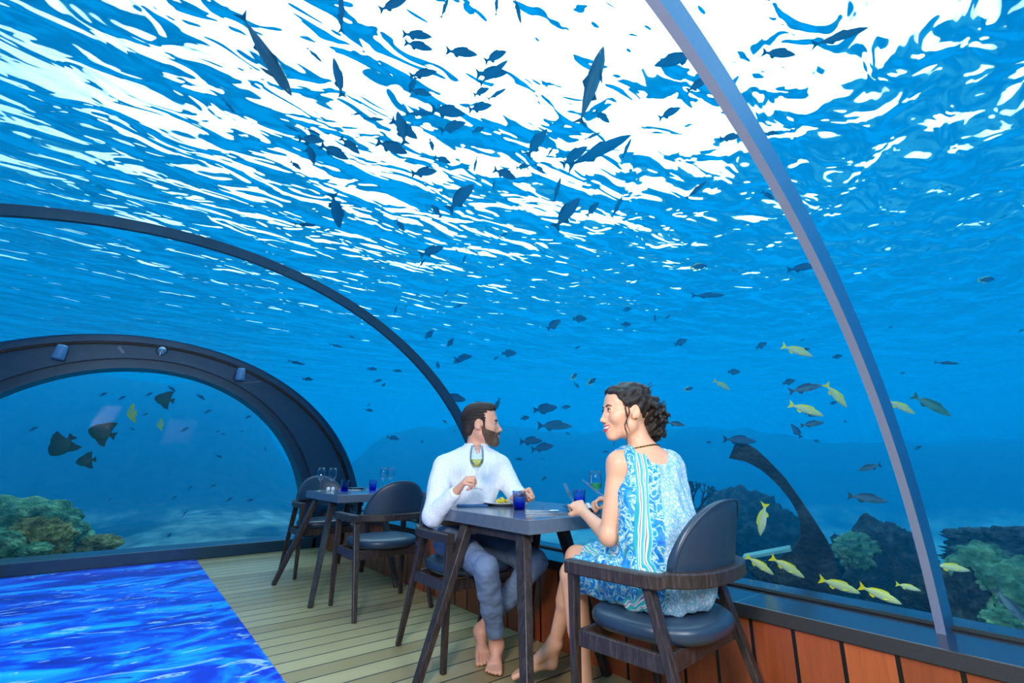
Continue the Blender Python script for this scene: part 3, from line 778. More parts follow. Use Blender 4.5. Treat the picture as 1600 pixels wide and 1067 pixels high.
def fin(name, pts, th, mat, parent, plane='xz', y=0):
    n = len(pts); vs = [(x, y-th, z) for x, z in pts]+[(x, y+th, z) for x, z in pts] if plane == 'xz' else [(x, a, z-th) for x, a, z in pts]+[(x, a, z+th) for x, a, z in pts]
    cx = [sum(v[i] for v in vs)/len(vs) for i in range(3)]
    fs = [tuple(range(n)), tuple(range(2*n-1, n-1, -1))]+[(i, i+n, (i+1) % n+n, (i+1) % n) for i in range(n)]
    return from_py(name, vs, fs, mat, parent)
SPEC = {
 # (x, up, down, halfwidth) head at +.5 ; tail root at about -.34
 'snapper': ([(.5, .005, .005, .004), (.47, .03, .022, .018), (.40, .068, .05, .035), (.28, .108, .085, .05), (.12, .128, .108, .056), (-.05, .115, .10, .05), (-.2, .075, .068, .032), (-.31, .037, .035, .016), (-.36, .036, .034, .01)],
   [(-.35, .034), (-.42, .09), (-.5, .145), (-.455, .02), (-.455, -.01), (-.5, -.13), (-.42, -.085), (-.35, -.032)], [(.24, .105), (.16, .165), (.02, .165), (-.12, .135), (-.22, .10), (-.27, .05)], [(-.08, -.095), (-.12, -.15), (-.2, -.12), (-.24, -.06)]),
 'slender': ([(.5, .004, .004, .003), (.46, .02, .018, .014), (.36, .048, .045, .03), (.2, .068, .065, .038), (.0, .07, .066, .038), (-.18, .05, .048, .025), (-.32, .02, .02, .01), (-.37, .016, .016, .006)],
   [(-.36, .016), (-.44, .065), (-.5, .105), (-.44, .01), (-.44, -.01), (-.5, -.10), (-.44, -.06), (-.36, -.016)], [(.15, .065), (.08, .095), (-.05, .075), (-.1, .06)], [(-.05, -.06), (-.1, -.09), (-.2, -.05)]),
 'deep': ([(.5, .005, .005, .004), (.47, .04, .035, .02), (.38, .10, .09, .045), (.24, .15, .14, .06), (.06, .17, .165, .062), (-.12, .14, .14, .05), (-.27, .075, .075, .028), (-.35, .045, .045, .014)],
   [(-.34, .045), (-.42, .10), (-.5, .13), (-.47, .03), (-.47, -.03), (-.5, -.13), (-.42, -.10), (-.34, -.045)], [(.2, .15), (.1, .215), (-.12, .20), (-.26, .15), (-.28, .07)], [(.02, -.16), (-.05, -.22), (-.2, -.18), (-.26, -.07)]),
 'bat': ([(.5, .01, .01, .008), (.46, .09, .08, .03), (.36, .2, .17, .05), (.2, .28, .25, .058), (.02, .29, .27, .055), (-.15, .22, .2, .04), (-.27, .09, .09, .02), (-.33, .06, .06, .012)],
   [(-.32, .06), (-.42, .12), (-.5, .14), (-.47, 0), (-.5, -.14), (-.42, -.12), (-.32, -.06)], [(.18, .26), (.04, .36), (-.14, .43), (-.34, .44), (-.30, .30), (-.28, .1)], [(.12, -.24), (.0, -.34), (-.14, -.42), (-.32, -.44), (-.28, -.28), (-.28, -.1)]),
 'tuna': ([(.5, .004, .004, .003), (.45, .03, .035, .03), (.34, .07, .085, .06), (.16, .1, .105, .075), (-.02, .095, .095, .068), (-.2, .06, .06, .042), (-.34, .025, .025, .016), (-.41, .013, .013, .01)],
   [(-.40, .012), (-.45, .07), (-.5, .13), (-.455, .0), (-.5, -.13), (-.45, -.07), (-.40, -.012)], [(.12, .1), (.02, .155), (-.04, .1)], [(-.05, -.09), (-.12, -.15), (-.16, -.07)]),
}
PROTO = {}
def fish_proto(key, kind, mat, finmat, tiny=False, stripe=None):
    root = empty('fish')
    prof, tail, dor, anal = SPEC[kind]
    fish_body(prof, 'body', mat, root)
    fin('tail_fin', tail, .004, finmat, root); fin('dorsal_fin', dor+[(dor[-1][0], dor[-1][1]*.5), (dor[0][0]-.02, dor[0][1]*.6)], .004, finmat, root)
    fin('anal_fin', anal+[(anal[-1][0], anal[-1][1]*.5), (anal[0][0]-.02, anal[0][1]*.6)], .004, finmat, root)
    if not tiny:
        w = prof[3][3]
        for sy in (-1, 1):
            fin('pectoral_fin', [(.24, sy*w*.9, -.01), (.14, sy*(w+.05), -.05), (.05, sy*(w+.07), -.07), (.12, sy*(w+.01), -.035)], .002, finmat, root, 'xyz')
        for sy in (-1, 1):
            bm = bmesh.new(); bmesh.ops.create_uvsphere(bm, u_segments=12, v_segments=8, radius=.017, matrix=Matrix.Translation((.405, sy*.027, .022)) @ Matrix.Diagonal((1, .6, 1, 1)))
            e = from_bm('eye', bm, eye_w, root, True)
            bm = bmesh.new(); bmesh.ops.create_uvsphere(bm, u_segments=10, v_segments=6, radius=.009, matrix=Matrix.Translation((.407, sy*.034, .022)))
            from_bm('pupil', bm, eye_b, e, True)
    PROTO[key] = root; return root
yel = simple('bright_yellow_fin', (232, 226, 20), .5)
snap_m = fish_mat('striped_snapper_skin', (222, 222, 44), (214, 228, 224), .4, stripes=(120, 172, 196))
dark_m = fish_mat('dark_blue_fish_skin', (24, 70, 104), (40, 110, 146), .7); darkf = simple('dark_fin', (24, 72, 104), .8, spec=.1)
grey_m = fish_mat('grey_blue_fish_skin', (36, 66, 84), (120, 160, 172)); greyf = simple('grey_fin', (38, 66, 84), .6)
green_m = fish_mat('green_grey_jack_skin', (40, 110, 96), (110, 180, 160)); greenf = simple('green_fin', (40, 110, 90), .6)
bat_m = fish_mat('olive_batfish_skin', (30, 60, 40), (50, 84, 46)); batf = simple('olive_fin', (30, 62, 40), .6)
batl_m = fish_mat('pale_batfish_skin', (150, 200, 140), (190, 214, 90)); batlf = simple('yellow_green_fin', (190, 210, 60), .6)
fish_proto('snapper', 'snapper', snap_m, yel); fish_proto('jack', 'snapper', green_m, greenf); fish_proto('grey', 'snapper', grey_m, greyf)
fish_proto('slender', 'slender', dark_m, darkf, True); fish_proto('small', 'snapper', dark_m, darkf, True); fish_proto('deep', 'deep', dark_m, darkf, True)
fish_proto('yellowtail', 'deep', dark_m, yel, True); fish_proto('bat', 'bat', bat_m, batf); fish_proto('palebat', 'bat', batl_m, batlf); fish_proto('tuna', 'tuna', grey_m, greyf)
USED = set()
def put_fish(kind, head, tail, dist, roll=0., narrow=None, thick=1.):
    d = ray((head[0]+tail[0])/2, (head[1]+tail[1])/2).normalized()
    if d.z > 0: dist = min(dist, (SURF-.55-EYE)/d.z)
    k = .5
    while k < 12:      # leave the tunnel before placing it
        q = CAMPOS+d*k
        if ((q.x-XC)/(AO+.25))**2+((q.z-ZC)/(BO+.25))**2 > 1 or q.y > 7.0: break
        k += .05
    dist = max(dist, k)
    A = at_d(*head, dist); B = at_d(*tail, dist); A = A+(A-CAMPOS).normalized()*(A-B).length*.18
    mid = (A+B)/2; ax = (A-B); L = ax.length; ax.normalize()
    view = (mid-CAMPOS).normalized()
    side = view-ax*view.dot(ax); side.normalize()      # lateral axis roughly along the view
    up = ax.cross(side)
    if up.z < 0 and abs(up.z) > .05 or (abs(up.z) <= .05 and up.dot(UP) < 0): up = -up
    side = up.cross(ax)
    m = Matrix((ax, side, up)).transposed().to_4x4()
    m = m @ Matrix.Rotation(roll, 4, 'X') @ Matrix.Diagonal((L, L, L*thick, 1)); m.translation = mid
    if kind not in USED: o = PROTO[kind]; USED.add(kind)
    else: o = copy_tree(PROTO[kind])
    o.matrix_world = m
    return o
def unit_fish(head, tail):
    return head, tail
DIRN = ['right', 'up and right', 'upward', 'up and left', 'left', 'down and left', 'downward', 'down and right']
def heading(h, t):
    a = math.degrees(math.atan2(-(h[1]-t[1]), h[0]-t[0])) % 360
    return DIRN[int(((a+22.5) % 360)//45)]
# individually described fish: kind, head px, tail px, distance, label, roll
NAMED = [
 ('snapper', (1270, 557), (1221, 540), 3.9, 'yellow striped snapper heading down and right, highest of the snappers left of the near rib', 0),
 ('snapper', (1323, 637), (1289, 599), 3.7, 'yellow snapper heading steeply down, just left of the near rib at face height', .3),
 ('snapper', (1287, 650), (1232, 631), 3.6, 'yellow snapper with dark eye left of the near rib, below the highest snapper', .1),
 ('snapper', (1430, 647), (1384, 624), 3.8, 'yellow green snapper coming out from behind the right side of the near rib', 0),
 ('snapper', (1141, 610), (1115, 594), 5.0, 'small distant yellow green snapper above and right of the head of the woman', 0),
 ('snapper', (1188, 837), (1196, 785), 3.3, 'yellow snapper diving head down beside the backrest of the chair of the woman', .3),
 ('snapper', (1209, 898), (1165, 868), 3.2, 'leftmost snapper of the row just above the sill, right beside the chair back', .3),
 ('snapper', (1257, 903), (1203, 870), 3.15, 'second snapper from the left in the row above the sill', .25),
 ('snapper', (1344, 927), (1279, 904), 3.0, 'third snapper from the left in the row above the sill, by the curved arm', .2),
 ('snapper', (1409, 944), (1341, 915), 2.9, 'largest snapper of the row above the sill, lowest one left of the near rib', .2),
 ('snapper', (1439, 923), (1399, 912), 3.4, 'small striped snapper close to the left edge of the near rib foot', 0),
 ('snapper', (1516, 892), (1458, 882), 3.3, 'striped snapper half hidden by the near rib, in front of the green coral', 0),
 ('jack', (1486, 650), (1425, 617), 4.2, 'green grey jack fish right of the near rib', 0),
 ('grey', (1388, 784), (1323, 774), 4.6, 'grey fish facing right between the curved arm and the near rib', 0),
 ('grey', (1340, 735), (1378, 726), 4.9, 'grey blue fish facing left above the other grey fish beside the near rib', 0),
 ('grey', (1604, 975), (1552, 918), 3.4, 'grey blue fish heading down at the lower right edge above the sill', 0),
 ('grey', (1285, 602), (1232, 612), 4.5, 'slim grey blue fish between two yellow snappers left of the near rib', 0),
 ('grey', (1288, 660), (1250, 665), 4.9, 'faint grey fish just below the yellow snapper with dark eye', 0),
 ('grey', (1071, 665), (1041, 660), 4.6, 'small grey green fish right beside the dark hair bun of the woman', 0),
 ('grey', (894, 666), (839, 665), 6.5, 'faint long grey fish between the heads of the man and the woman', 0),
 ('slender', (1133, 461), (1079, 462), 5.2, 'long dark blue fish facing right, well above the woman', 0),
 ('slender', (1357, 43), (1266, 72), 3.9, 'long slender dark fish near the top right, right of the near rib', 0),
 ('small', (1243, 86), (1190, 82), 4.0, 'dark green fish facing right just right of the upper near rib', 0),
 ('deep', (871, 636), (833, 641), 5.4, 'dark fish facing right directly above the table between the two heads, larger of a pair', 0),
 ('deep', (892, 635), (877, 637), 5.6, 'small dark fish directly in front of the larger dark fish between the two heads', 0),
 ('deep', (728, 625), (694, 619), 5.0, 'dark fish just above the head of the man, touching the dark middle rib', 0),
 ('small', (1182, 690), (1129, 686), 3.9, 'dark fish resting over the tip of the curved support arm', 0),
 ('slender', (1499, 568), (1459, 566), 4.4, 'dark oval fish facing right, alone in the open blue right of the near rib', 0),
 ('slender', (1104, 283), (1071, 311), 4.2, 'dark torpedo shaped fish heading up and right, just left of the near rib', 0),
 ('small', (1210, 312), (1190, 299), 4.3, 'dark curved fish against the left edge of the near rib', 0),
 ('yellowtail', (1105, 415), (1078, 418), 5.0, 'dark fish with a yellow tail facing right above the woman', 0),
 ('small', (1278, 415), (1229, 422), 4.6, 'blue grey fish partly behind the near rib, below the surface glitter', 0),
 ('deep', (1236, 662), (1252, 684), 4.4, 'rounded dark fish below the yellow snappers, over the curved arm', 0),
 ('tuna', (943, 72), (905, 196), 3.6, 'large dark shark-like fish swimming up through the white glare', .5),
 ('small', (1022, 103), (1092, 84), 5.0, 'pale large fish silhouette behind the near rib in the white glare', 0),
 ('tuna', (456, 150), (374, 18), 3.4, 'long dark fish silhouette heading down at the upper left, largest on that side', .9),
 ('small', (635, 0), (592, 16), 3.6, 'bulky dark fish cut by the top edge of the picture', 0),
 ('slender', (533, -18), (533, 54), 3.7, 'slender dark fish pointing up out of the top edge of the picture', .6),
 ('small', (746, 86), (696, 79), 4.2, 'blue fish silhouette facing right in the white glare, right of the stacked pair', 0),
 ('small', (521, 90), (535, 153), 3.9, 'dark blue fish silhouette pointing up, right of the long dark fish', .5),
 ('small', (683, 112), (639, 119), 4.2, 'blue fish silhouette facing right, upper one of the curled pair in the glare', 0),
 ('small', (675, 149), (638, 140), 4.3, 'blue fish silhouette facing right, lower one of the curled pair in the glare', 0),
 ('small', (675, 58), (628, 53), 4.3, 'blue fish silhouette near the top, upper one of a stacked pair', 0),
 ('small', (676, 78), (631, 66), 4.2, 'blue fish silhouette near the top, lower one of a stacked pair', 0),
 ('bat', (83, 708), (111, 684), 8.2, 'small batfish facing down left, leftmost of the batfish in the arched window', 0),
 ('bat', (143, 672), (176, 680), 7.9, 'largest dark olive batfish in the arched window', 0),
 ('bat', (122, 722), (147, 718), 8.2, 'dark olive batfish, lowest in the arched window', 0),
 ('palebat', (198, 647), (214, 645), 7.6, 'pale yellow green batfish seen narrow, brightest in the arched window', 0),
 ('bat', (245, 622), (269, 626), 8.4, 'dark olive batfish highest and rightmost in the arched window', 0),
 ('palebat', (245, 664), (256, 663), 8.4, 'small narrow green batfish below the rightmost batfish', 0),
]
for k, h, t_, d, lab, roll in NAMED:
    th = 1.15 if k in ('slender',) else 1.0
    if k == 'bat': f_ = .16; h, t_ = (h[0]+(h[0]-t_[0])*f_, h[1]+(h[1]-t_[1])*f_), (t_[0]-(h[0]-t_[0])*f_, t_[1]-(h[1]-t_[1])*f_); th = 1.2
    if k == 'palebat': th = 2.7 if 'brightest' in lab else 2.4
    o = put_fish(k, h, t_, d, roll, thick=th); o.name = {'snapper': 'snapper', 'jack': 'jack_fish', 'bat': 'batfish', 'palebat': 'batfish', 'tuna': 'large_fish'}.get(k, 'reef_fish')
    tag(o, lab, 'fish', {'snapper': 'yellow striped snappers', 'bat': 'batfish in the arched window', 'palebat': 'batfish in the arched window'}.get(k))
# the crowd of small silhouettes: (kind, head, tail, distance) per region; each is told apart by its place in the region
s, e, d_ = 'small', 'slender', 'deep'
REGION = [
 ('in the glitter left of the glare', 'dark fish silhouettes left of the glare', [
   (e, (501, 95), (481, 76), 4.4), (e, (565, 177), (550, 179), 4.6), (e, (465, 205), (447, 196), 4.6), (e, (499, 210), (477, 201), 4.6),
   (s, (503, 220), (469, 217), 4.4), (s, (490, 254), (480, 225), 4.5), (s, (540, 247), (504, 228), 4.5), (s, (469, 264), (455, 253), 4.6), (s, (559, 238), (534, 217), 4.2), (e, (366, 175), (349, 156), 4.3), (e, (492, 352), (462, 350), 4.4), (s, (529, 351), (520, 306), 5.0)]),
 ('in the middle of the white glare', 'fish silhouettes in the glare', [
   (e, (700, -2), (690, 26), 4.6), (e, (777, -8), (775, 22), 4.6), (s, (641, 143), (649, 122), 4.4), (s, (788, 82), (760, 95), 6.0), (s, (788, 114), (748, 116), 5.2), (e, (789, 98), (752, 129), 5.6), (s, (762, 139), (742, 148), 6.2), (e, (788, 140), (764, 154), 6.4),
   (s, (765, 165), (735, 171), 6.2), (s, (721, 178), (678, 172), 4.9), (e, (675, 177), (637, 177), 5.0), (e, (597, 187), (570, 185), 5.0), (s, (622, 179), (632, 222), 4.3), (s, (648, 214), (614, 190), 4.4), (s, (724, 193), (691, 204), 5.2), (s, (632, 238), (592, 223), 4.2), (s, (676, 234), (672, 218), 4.8), (s, (702, 254), (681, 246), 5.4), (s, (755, 200), (739, 206), 6.6), (e, (741, 266), (745, 246), 6.0)]),
 ('around the large shark-like fish', 'fish silhouettes right of centre in the glare', [
   (e, (813, 33), (805, -2), 4.5), (s, (852, 206), (826, 241), 5.2), (e, (864, 231), (855, 244), 5.8), (s, (914, 232), (881, 256), 5.0), (e, (976, 216), (893, 257), 5.8), (s, (950, 190), (931, 175), 6.2), (e, (985, 219), (973, 245), 5.2), (s, (1060, 170), (1032, 184), 5.4), (s, (1105, 124), (1076, 141), 4.4), (e, (936, 208), (915, 217), 6.6), (s, (1155, 213), (1127, 217), 4.6)]),
 ('at the lower rim of the glare', 'fish silhouettes at the rim of the glare', [
   (s, (679, 268), (646, 271), 4.6), (s, (803, 278), (774, 266), 4.4), (e, (770, 295), (773, 281), 5.0), (s, (737, 292), (704, 326), 5.0), (s, (675, 321), (688, 338), 5.2), (e, (875, 281), (866, 313), 4.8), (s, (902, 314), (870, 353), 4.8), (e, (971, 310), (957, 338), 5.0), (s, (934, 318), (918, 336), 5.2), (s, (826, 259), (808, 262), 5.6), (s, (848, 270), (838, 258), 5.8), (s, (690, 387), (659, 398), 5.6), (e, (728, 399), (722, 412), 5.8), (e, (664, 405), (655, 417), 6.0), (e, (782, 370), (795, 362), 5.8), (e, (712, 388), (716, 396), 6.0), (s, (630, 360), (620, 344), 5.4)]),
 ('in the blue between glare and man', 'small dark fish above the table', [
   (e, (620, 478), (616, 491), 6.4), (e, (636, 476), (632, 484), 6.6), (d_, (676, 517), (666, 528), 6.2), (d_, (708, 530), (700, 540), 6.0), (s, (735, 557), (712, 561), 6.2), (s, (724, 563), (710, 566), 6.2), (d_, (683, 566), (685, 575), 6.2), (s, (722, 476), (712, 480), 6.8), (e, (700, 452), (694, 462), 6.6), (d_, (752, 629), (741, 633), 5.6), (s, (776, 638), (780, 623), 6.2), (s, (692, 657), (698, 661), 6.2), (e, (708, 676), (711, 671), 6.4), (d_, (805, 552), (786, 552), 6.2), (s, (772, 562), (778, 557), 6.4)]),
 ('below the dark middle rib', 'small dark fish left of the man', [
   (e, (534, 542), (516, 538), 7.4), (e, (474, 569), (452, 564), 7.2), (s, (546, 525), (554, 528), 7.4), (s, (488, 593), (474, 592), 7.4), (s, (588, 577), (575, 576), 7.2), (s, (627, 580), (615, 579), 7.2), (s, (596, 594), (586, 596), 7.4), (d_, (602, 599), (597, 604), 7.4), (s, (582, 642), (572, 640), 7.2), (s, (578, 631), (574, 634), 7.4), (s, (622, 686), (606, 683), 7.6), (d_, (661, 688), (658, 692), 7.2)]),
 ('in open water above the woman', 'small dark fish above the woman', [
   (d_, (874, 501), (857, 513), 5.4), (d_, (915, 498), (897, 498), 5.4), (d_, (985, 507), (972, 507), 5.6), (s, (1024, 492), (1024, 502), 5.8), (s, (1048, 493), (1040, 497), 6.2), (d_, (986, 482), (975, 484), 6.4), (d_, (1072, 531), (1056, 538), 5.4), (d_, (1197, 536), (1183, 543), 5.4), (d_, (1155, 581), (1139, 581), 5.0), (yt := 'yellowtail', (901, 584), (893, 592), 6.0), (yt, (930, 592), (919, 600), 6.0), (s, (904, 606), (898, 598), 6.6), (yt, (1082, 606), (1070, 609), 6.2), (e, (1258, 529), (1250, 533), 6.4), (s, (1044, 645), (1048, 652), 5.4), (d_, (1111, 691), (1104, 691), 5.6), (s, (906, 541), (899, 545), 6.6)]),
 ('between the heads of the couple', 'small dark fish between the couple', [
   (d_, (826, 652), (815, 654), 5.8), (s, (844, 689), (815, 690), 5.4), (s, (862, 697), (833, 702), 5.4), (s, (816, 718), (806, 717), 6.4), (s, (854, 745), (847, 750), 6.2), (s, (950, 706), (942, 706), 6.4), (e, (851, 717), (844, 716), 6.6), (s, (890, 678), (884, 676), 6.6)]),
 ('in open water around the near rib', 'small dark fish around the near rib', [
   (d_, (1241, 594), (1225, 599), 5.0), (yt, (1552, 436), (1530, 438), 5.4), (s, (1265, 545), (1252, 547), 5.8), (d_, (1315, 556), (1302, 558), 5.6), (d_, (1307, 628), (1298, 631), 5.4), (d_, (1275, 649), (1260, 646), 5.4), (s, (1323, 660), (1318, 657), 6.0), (s, (1414, 582), (1407, 584), 6.0), (s, (1395, 510), (1389, 512), 6.4), (s, (1600, 515), (1592, 518), 5.8), (s, (1440, 697), (1430, 702), 6.0), (s, (1498, 862), (1490, 868), 5.4), (s, (1214, 208), (1196, 209), 4.6), (d_, (1280, 690), (1272, 688), 6.2)]),
 ('seen through the arched end window', 'small dark fish in the arched window', [
   (s, (167, 614), (156, 618), 9.), (s, (196, 619), (186, 624), 9.), (s, (238, 614), (228, 618), 9.), (s, (273, 611), (264, 604), 9.), (s, (319, 624), (309, 617), 9.), (s, (330, 641), (320, 645), 9.2), (s, (59, 667), (47, 673), 9.), (s, (294, 668), (284, 674), 9.2), (s, (231, 646), (224, 649), 9.4), (s, (210, 672), (204, 669), 9.4), (s, (224, 582), (216, 579), 9.2), (s, (346, 715), (338, 711), 9.4), (s, (343, 673), (337, 675), 9.6), (s, (351, 679), (346, 677), 9.6), (s, (381, 673), (376, 675), 9.6),
   (e, (175, 778), (168, 783), 9.), (e, (293, 798), (284, 807), 9.), (s, (362, 778), (354, 783), 9.), (d_, (268, 833), (262, 839), 8.4), (s, (396, 781), (387, 782), 9.), (s, (337, 758), (330, 760), 9.4), (s, (276, 775), (269, 779), 9.2), (s, (300, 760), (294, 764), 9.2), (s, (392, 650), (384, 653), 9.6), (e, (416, 705), (413, 698), 9.6)]),
]
ORD = ['first', 'second', 'third', 'fourth', 'fifth', 'sixth', 'seventh', 'eighth', 'ninth', 'tenth', 'eleventh', 'twelfth', '13th', '14th', '15th', '16th', '17th', '18th', '19th', '20th', '21st', '22nd', '23rd', '24th', '25th', '26th']
for place, grp, lst in REGION:
    lst = sorted(lst, key=lambda q: (q[1][0]+q[2][0])/2)
    for i, (k, h, t_, dd) in enumerate(lst):
        f_ = .12; hh = (h[0]+(h[0]-t_[0])*f_, h[1]+(h[1]-t_[1])*f_); tt = (t_[0]-(h[0]-t_[0])*f_, t_[1]-(h[1]-t_[1])*f_)
        o = put_fish(k, hh, tt, dd, 0, thick=1.15 if k == 'slender' else 1.25); o.name = 'small_fish'
        pos = 'leftmost' if i == 0 else ('rightmost' if i == len(lst)-1 else ORD[i]+' from left')
        tag(o, 'small fish, %s, %s, heading %s' % (pos, place, heading(h, t_)), 'fish', grp)
for k, o in PROTO.items():
    if k not in USED:
        for ch in o.children_recursive: bpy.data.objects.remove(ch)
        bpy.data.objects.remove(o)
# ---------------------------------------------------------------- organic surfaces: distance fields turned into one continuous mesh
def V3(*a): return np.array(a if len(a) > 1 else a[0], dtype=np.float64)
class Field:
    def __init__(s, lo, hi, h):
        s.lo = V3(lo); s.h = h; s.n = np.ceil((V3(hi)-s.lo)/h).astype(int)+1; s.v = np.full(s.n, .05, np.float32)
    def region(s, lo, hi):
        i0 = np.maximum(0, np.floor((lo-s.lo)/s.h).astype(int)); i1 = np.minimum(s.n, np.ceil((hi-s.lo)/s.h).astype(int)+1)
        if (i1 <= i0).any(): return None
        ax = [(s.lo[k]+s.h*np.arange(i0[k], i1[k])).astype(np.float32) for k in range(3)]
        X, Y, Z = ax[0][:, None, None], ax[1][None, :, None], ax[2][None, None, :]
        return tuple(slice(i0[k], i1[k]) for k in range(3)), X, Y, Z
    def put(s, lo, hi, fn, k, mode='add'):
        m = .02+k; r = s.region(V3(lo)-m, V3(hi)+m)
        if r is None: return
        sl, X, Y, Z = r; d = fn(X, Y, Z).astype(np.float32); c = s.v[sl]
        if mode == 'add':
            if k > 0: hh = np.maximum(k-np.abs(c-d), 0)/k; s.v[sl] = np.minimum(c, d)-hh*hh*k*.25
            else: s.v[sl] = np.minimum(c, d)
        elif mode == 'sub':
            d = -d
            if k > 0: hh = np.maximum(k-np.abs(c-d), 0)/k; s.v[sl] = np.maximum(c, d)+hh*hh*k*.25
            else: s.v[sl] = np.maximum(c, d)
    def cone(s, a, b, ra, rb, k=.02, flat=None, mode='add'):
        a, b = V3(a), V3(b); ab = b-a; L2 = float(ab@ab)+1e-12; r = max(ra, rb)
        def fn(X, Y, Z):
            px, py, pz = X-a[0], Y-a[1], Z-a[2]; t = np.clip((px*ab[0]+py*ab[1]+pz*ab[2])/L2, 0, 1)
            vx, vy, vz = px-t*ab[0], py-t*ab[1], pz-t*ab[2]; q = vx*vx+vy*vy+vz*vz
            if flat is not None:
                n, f = flat; w = vx*n[0]+vy*n[1]+vz*n[2]; q = q+(f*f-1)*w*w
            return (np.sqrt(q)-(ra+(rb-ra)*t))*(1 if flat is None else .85)
        s.put(np.minimum(a, b)-r, np.maximum(a, b)+r, fn, k, mode)
    def ell(s, c, rad, M=None, k=.02, mode='add'):
        c, rad = V3(c), V3(rad); M = np.eye(3) if M is None else np.asarray(M); R_ = rad.max()
        def fn(X, Y, Z):
            p = (X-c[0], Y-c[1], Z-c[2]); q = [p[0]*M[0, j]+p[1]*M[1, j]+p[2]*M[2, j] for j in range(3)]
            k0 = np.sqrt(sum((q[j]/rad[j])**2 for j in range(3))); k1 = np.sqrt(sum((q[j]/rad[j]**2)**2 for j in range(3)))+1e-9
            return k0*(k0-1)/k1
        s.put(c-R_, c+R_, fn, k, mode)
    def half(s, c, n, lo, hi, k=.004):
        """cut away everything on the side n points to"""
        c, n = V3(c), V3(n); n = n/np.linalg.norm(n)
        s.put(lo, hi, lambda X, Y, Z: -((X-c[0])*n[0]+(Y-c[1])*n[1]+(Z-c[2])*n[2])+0*X*Y*Z, k, 'sub')
    def chain(s, pts, rs, k=.02, flat=None):
        for i in range(len(pts)-1): s.cone(pts[i], pts[i+1], rs[i], rs[i+1], k, flat)
    def mesh(s):
        v = s.v; h = s.h; sg = v < 0; n = np.array(v.shape); nc = n-1
        st = np.array([nc[1]*nc[2], nc[2], 1], np.int64); keys, pts, quads = [], [], []
        for a in range(3):
            b, c = (a+1) % 3, (a+2) % 3
            s0 = [slice(None)]*3; s1 = [slice(None)]*3; s0[a] = slice(0, -1); s1[a] = slice(1, None)
            idx = np.argwhere(sg[tuple(s0)] != sg[tuple(s1)])
            ok = (idx[:, b] > 0) & (idx[:, b] < nc[b]) & (idx[:, c] > 0) & (idx[:, c] < nc[c]); idx = idx[ok]
            j = idx.copy(); j[:, a] += 1
            v0 = v[idx[:, 0], idx[:, 1], idx[:, 2]]; v1 = v[j[:, 0], j[:, 1], j[:, 2]]
            t = v0/(v0-v1); p = idx.astype(np.float64); p[:, a] += t
            cell = []
            for db, dc in ((0, 0), (1, 0), (1, 1), (0, 1)):
                q = idx.copy(); q[:, b] -= db; q[:, c] -= dc; kk = q@st; cell.append(kk); keys.append(kk); pts.append(p)
            Q = np.stack(cell, 1); fl = v0 < 0; Q[fl] = Q[fl][:, ::-1]; quads.append(Q)
        K = np.concatenate(keys); P = np.concatenate(pts); uq, inv = np.unique(K, return_inverse=True)
        cnt = np.bincount(inv, minlength=len(uq)); pos = np.stack([np.bincount(inv, P[:, i], len(uq))/cnt for i in range(3)], 1)
        Q = np.searchsorted(uq, np.concatenate(quads)); return s.lo+pos*h, Q
def np_mesh(name, P, Q, mat, parent=None, base=(0, 0, 0), relax=2):
    P = P.copy()
    if relax:
        E = np.concatenate([Q[:, [0, 1]], Q[:, [1, 2]], Q[:, [2, 3]], Q[:, [3, 0]]]); n = len(P)
        deg = np.bincount(E[:, 0], minlength=n)+np.bincount(E[:, 1], minlength=n)
        for it in range(relax):
            A = np.stack([np.bincount(E[:, 0], P[E[:, 1], i], n)+np.bincount(E[:, 1], P[E[:, 0], i], n) for i in range(3)], 1)/deg[:, None]
            P = P+.5*(A-P)
    me = bpy.data.meshes.new(name); nq = len(Q); me.vertices.add(len(P)); me.vertices.foreach_set('co', (P-V3(base)).astype(np.float32).ravel())
    me.loops.add(nq*4); me.loops.foreach_set('vertex_index', Q[:, ::-1].astype(np.int32).ravel()); me.polygons.add(nq)
    me.polygons.foreach_set('loop_start', (np.arange(nq)*4).astype(np.int32)); me.update(calc_edges=True); me.validate()
    return link(name, me, mat, parent, True)
def displace(P, Q, fn):
    """push vertices along their normals by fn(P)"""
    N = np.zeros_like(P); a = P[Q[:, 2]]-P[Q[:, 0]]; b = P[Q[:, 3]]-P[Q[:, 1]]; fnm = np.cross(a, b)
    for i in range(4):
        for c in range(3): N[:, c] += np.bincount(Q[:, i], fnm[:, c], len(P))
    N /= np.linalg.norm(N, axis=1)[:, None]+1e-12; return P-N*fn(P)[:, None]
def unit(v): v = V3(v); return v/np.linalg.norm(v)
def frame(fwd, up=(0, 0, 1), roll=0.):
    """columns: person's right, forward, up"""
    f = unit(fwd); r = np.cross(f, V3(up)); r = unit(r); u = np.cross(r, f)
    if roll: r, u = r*math.cos(roll)+u*math.sin(roll), -r*math.sin(roll)+u*math.cos(roll)
    return np.stack([r, f, u], 1)
def skin_mat_(name, a, b):
    def fn(t, out):
        co = t.coord(); n = t.noise(co, 18, 3, .6)
        principled(t, out, Base_Color=t.mix(n, lin(a), lin(b)), Roughness=.42, Specular_IOR_Level=.4, Subsurface_Weight=.12, Subsurface_Scale=.008, Normal=t.bump(t.noise(co, 380, 2), .12, .0006))
    return material(name, fn)
skin_w = skin_mat_('tanned_skin', (226, 164, 130), (238, 180, 148)); skin_m = skin_mat_('fair_tanned_skin', (214, 150, 124), (232, 172, 146))
def _hair(a, b):
    def fn(t, out):
        co = t.coord(); m = t.mapping(co, scale=(1, 1, .35)); n = t.noise(m, 150, 4, .7, 1.5)
        principled(t, out, Base_Color=t.mix(n, lin(a), lin(b)), Roughness=.38, Specular_IOR_Level=.5, Normal=t.bump(n, .9, .004))
    return fn
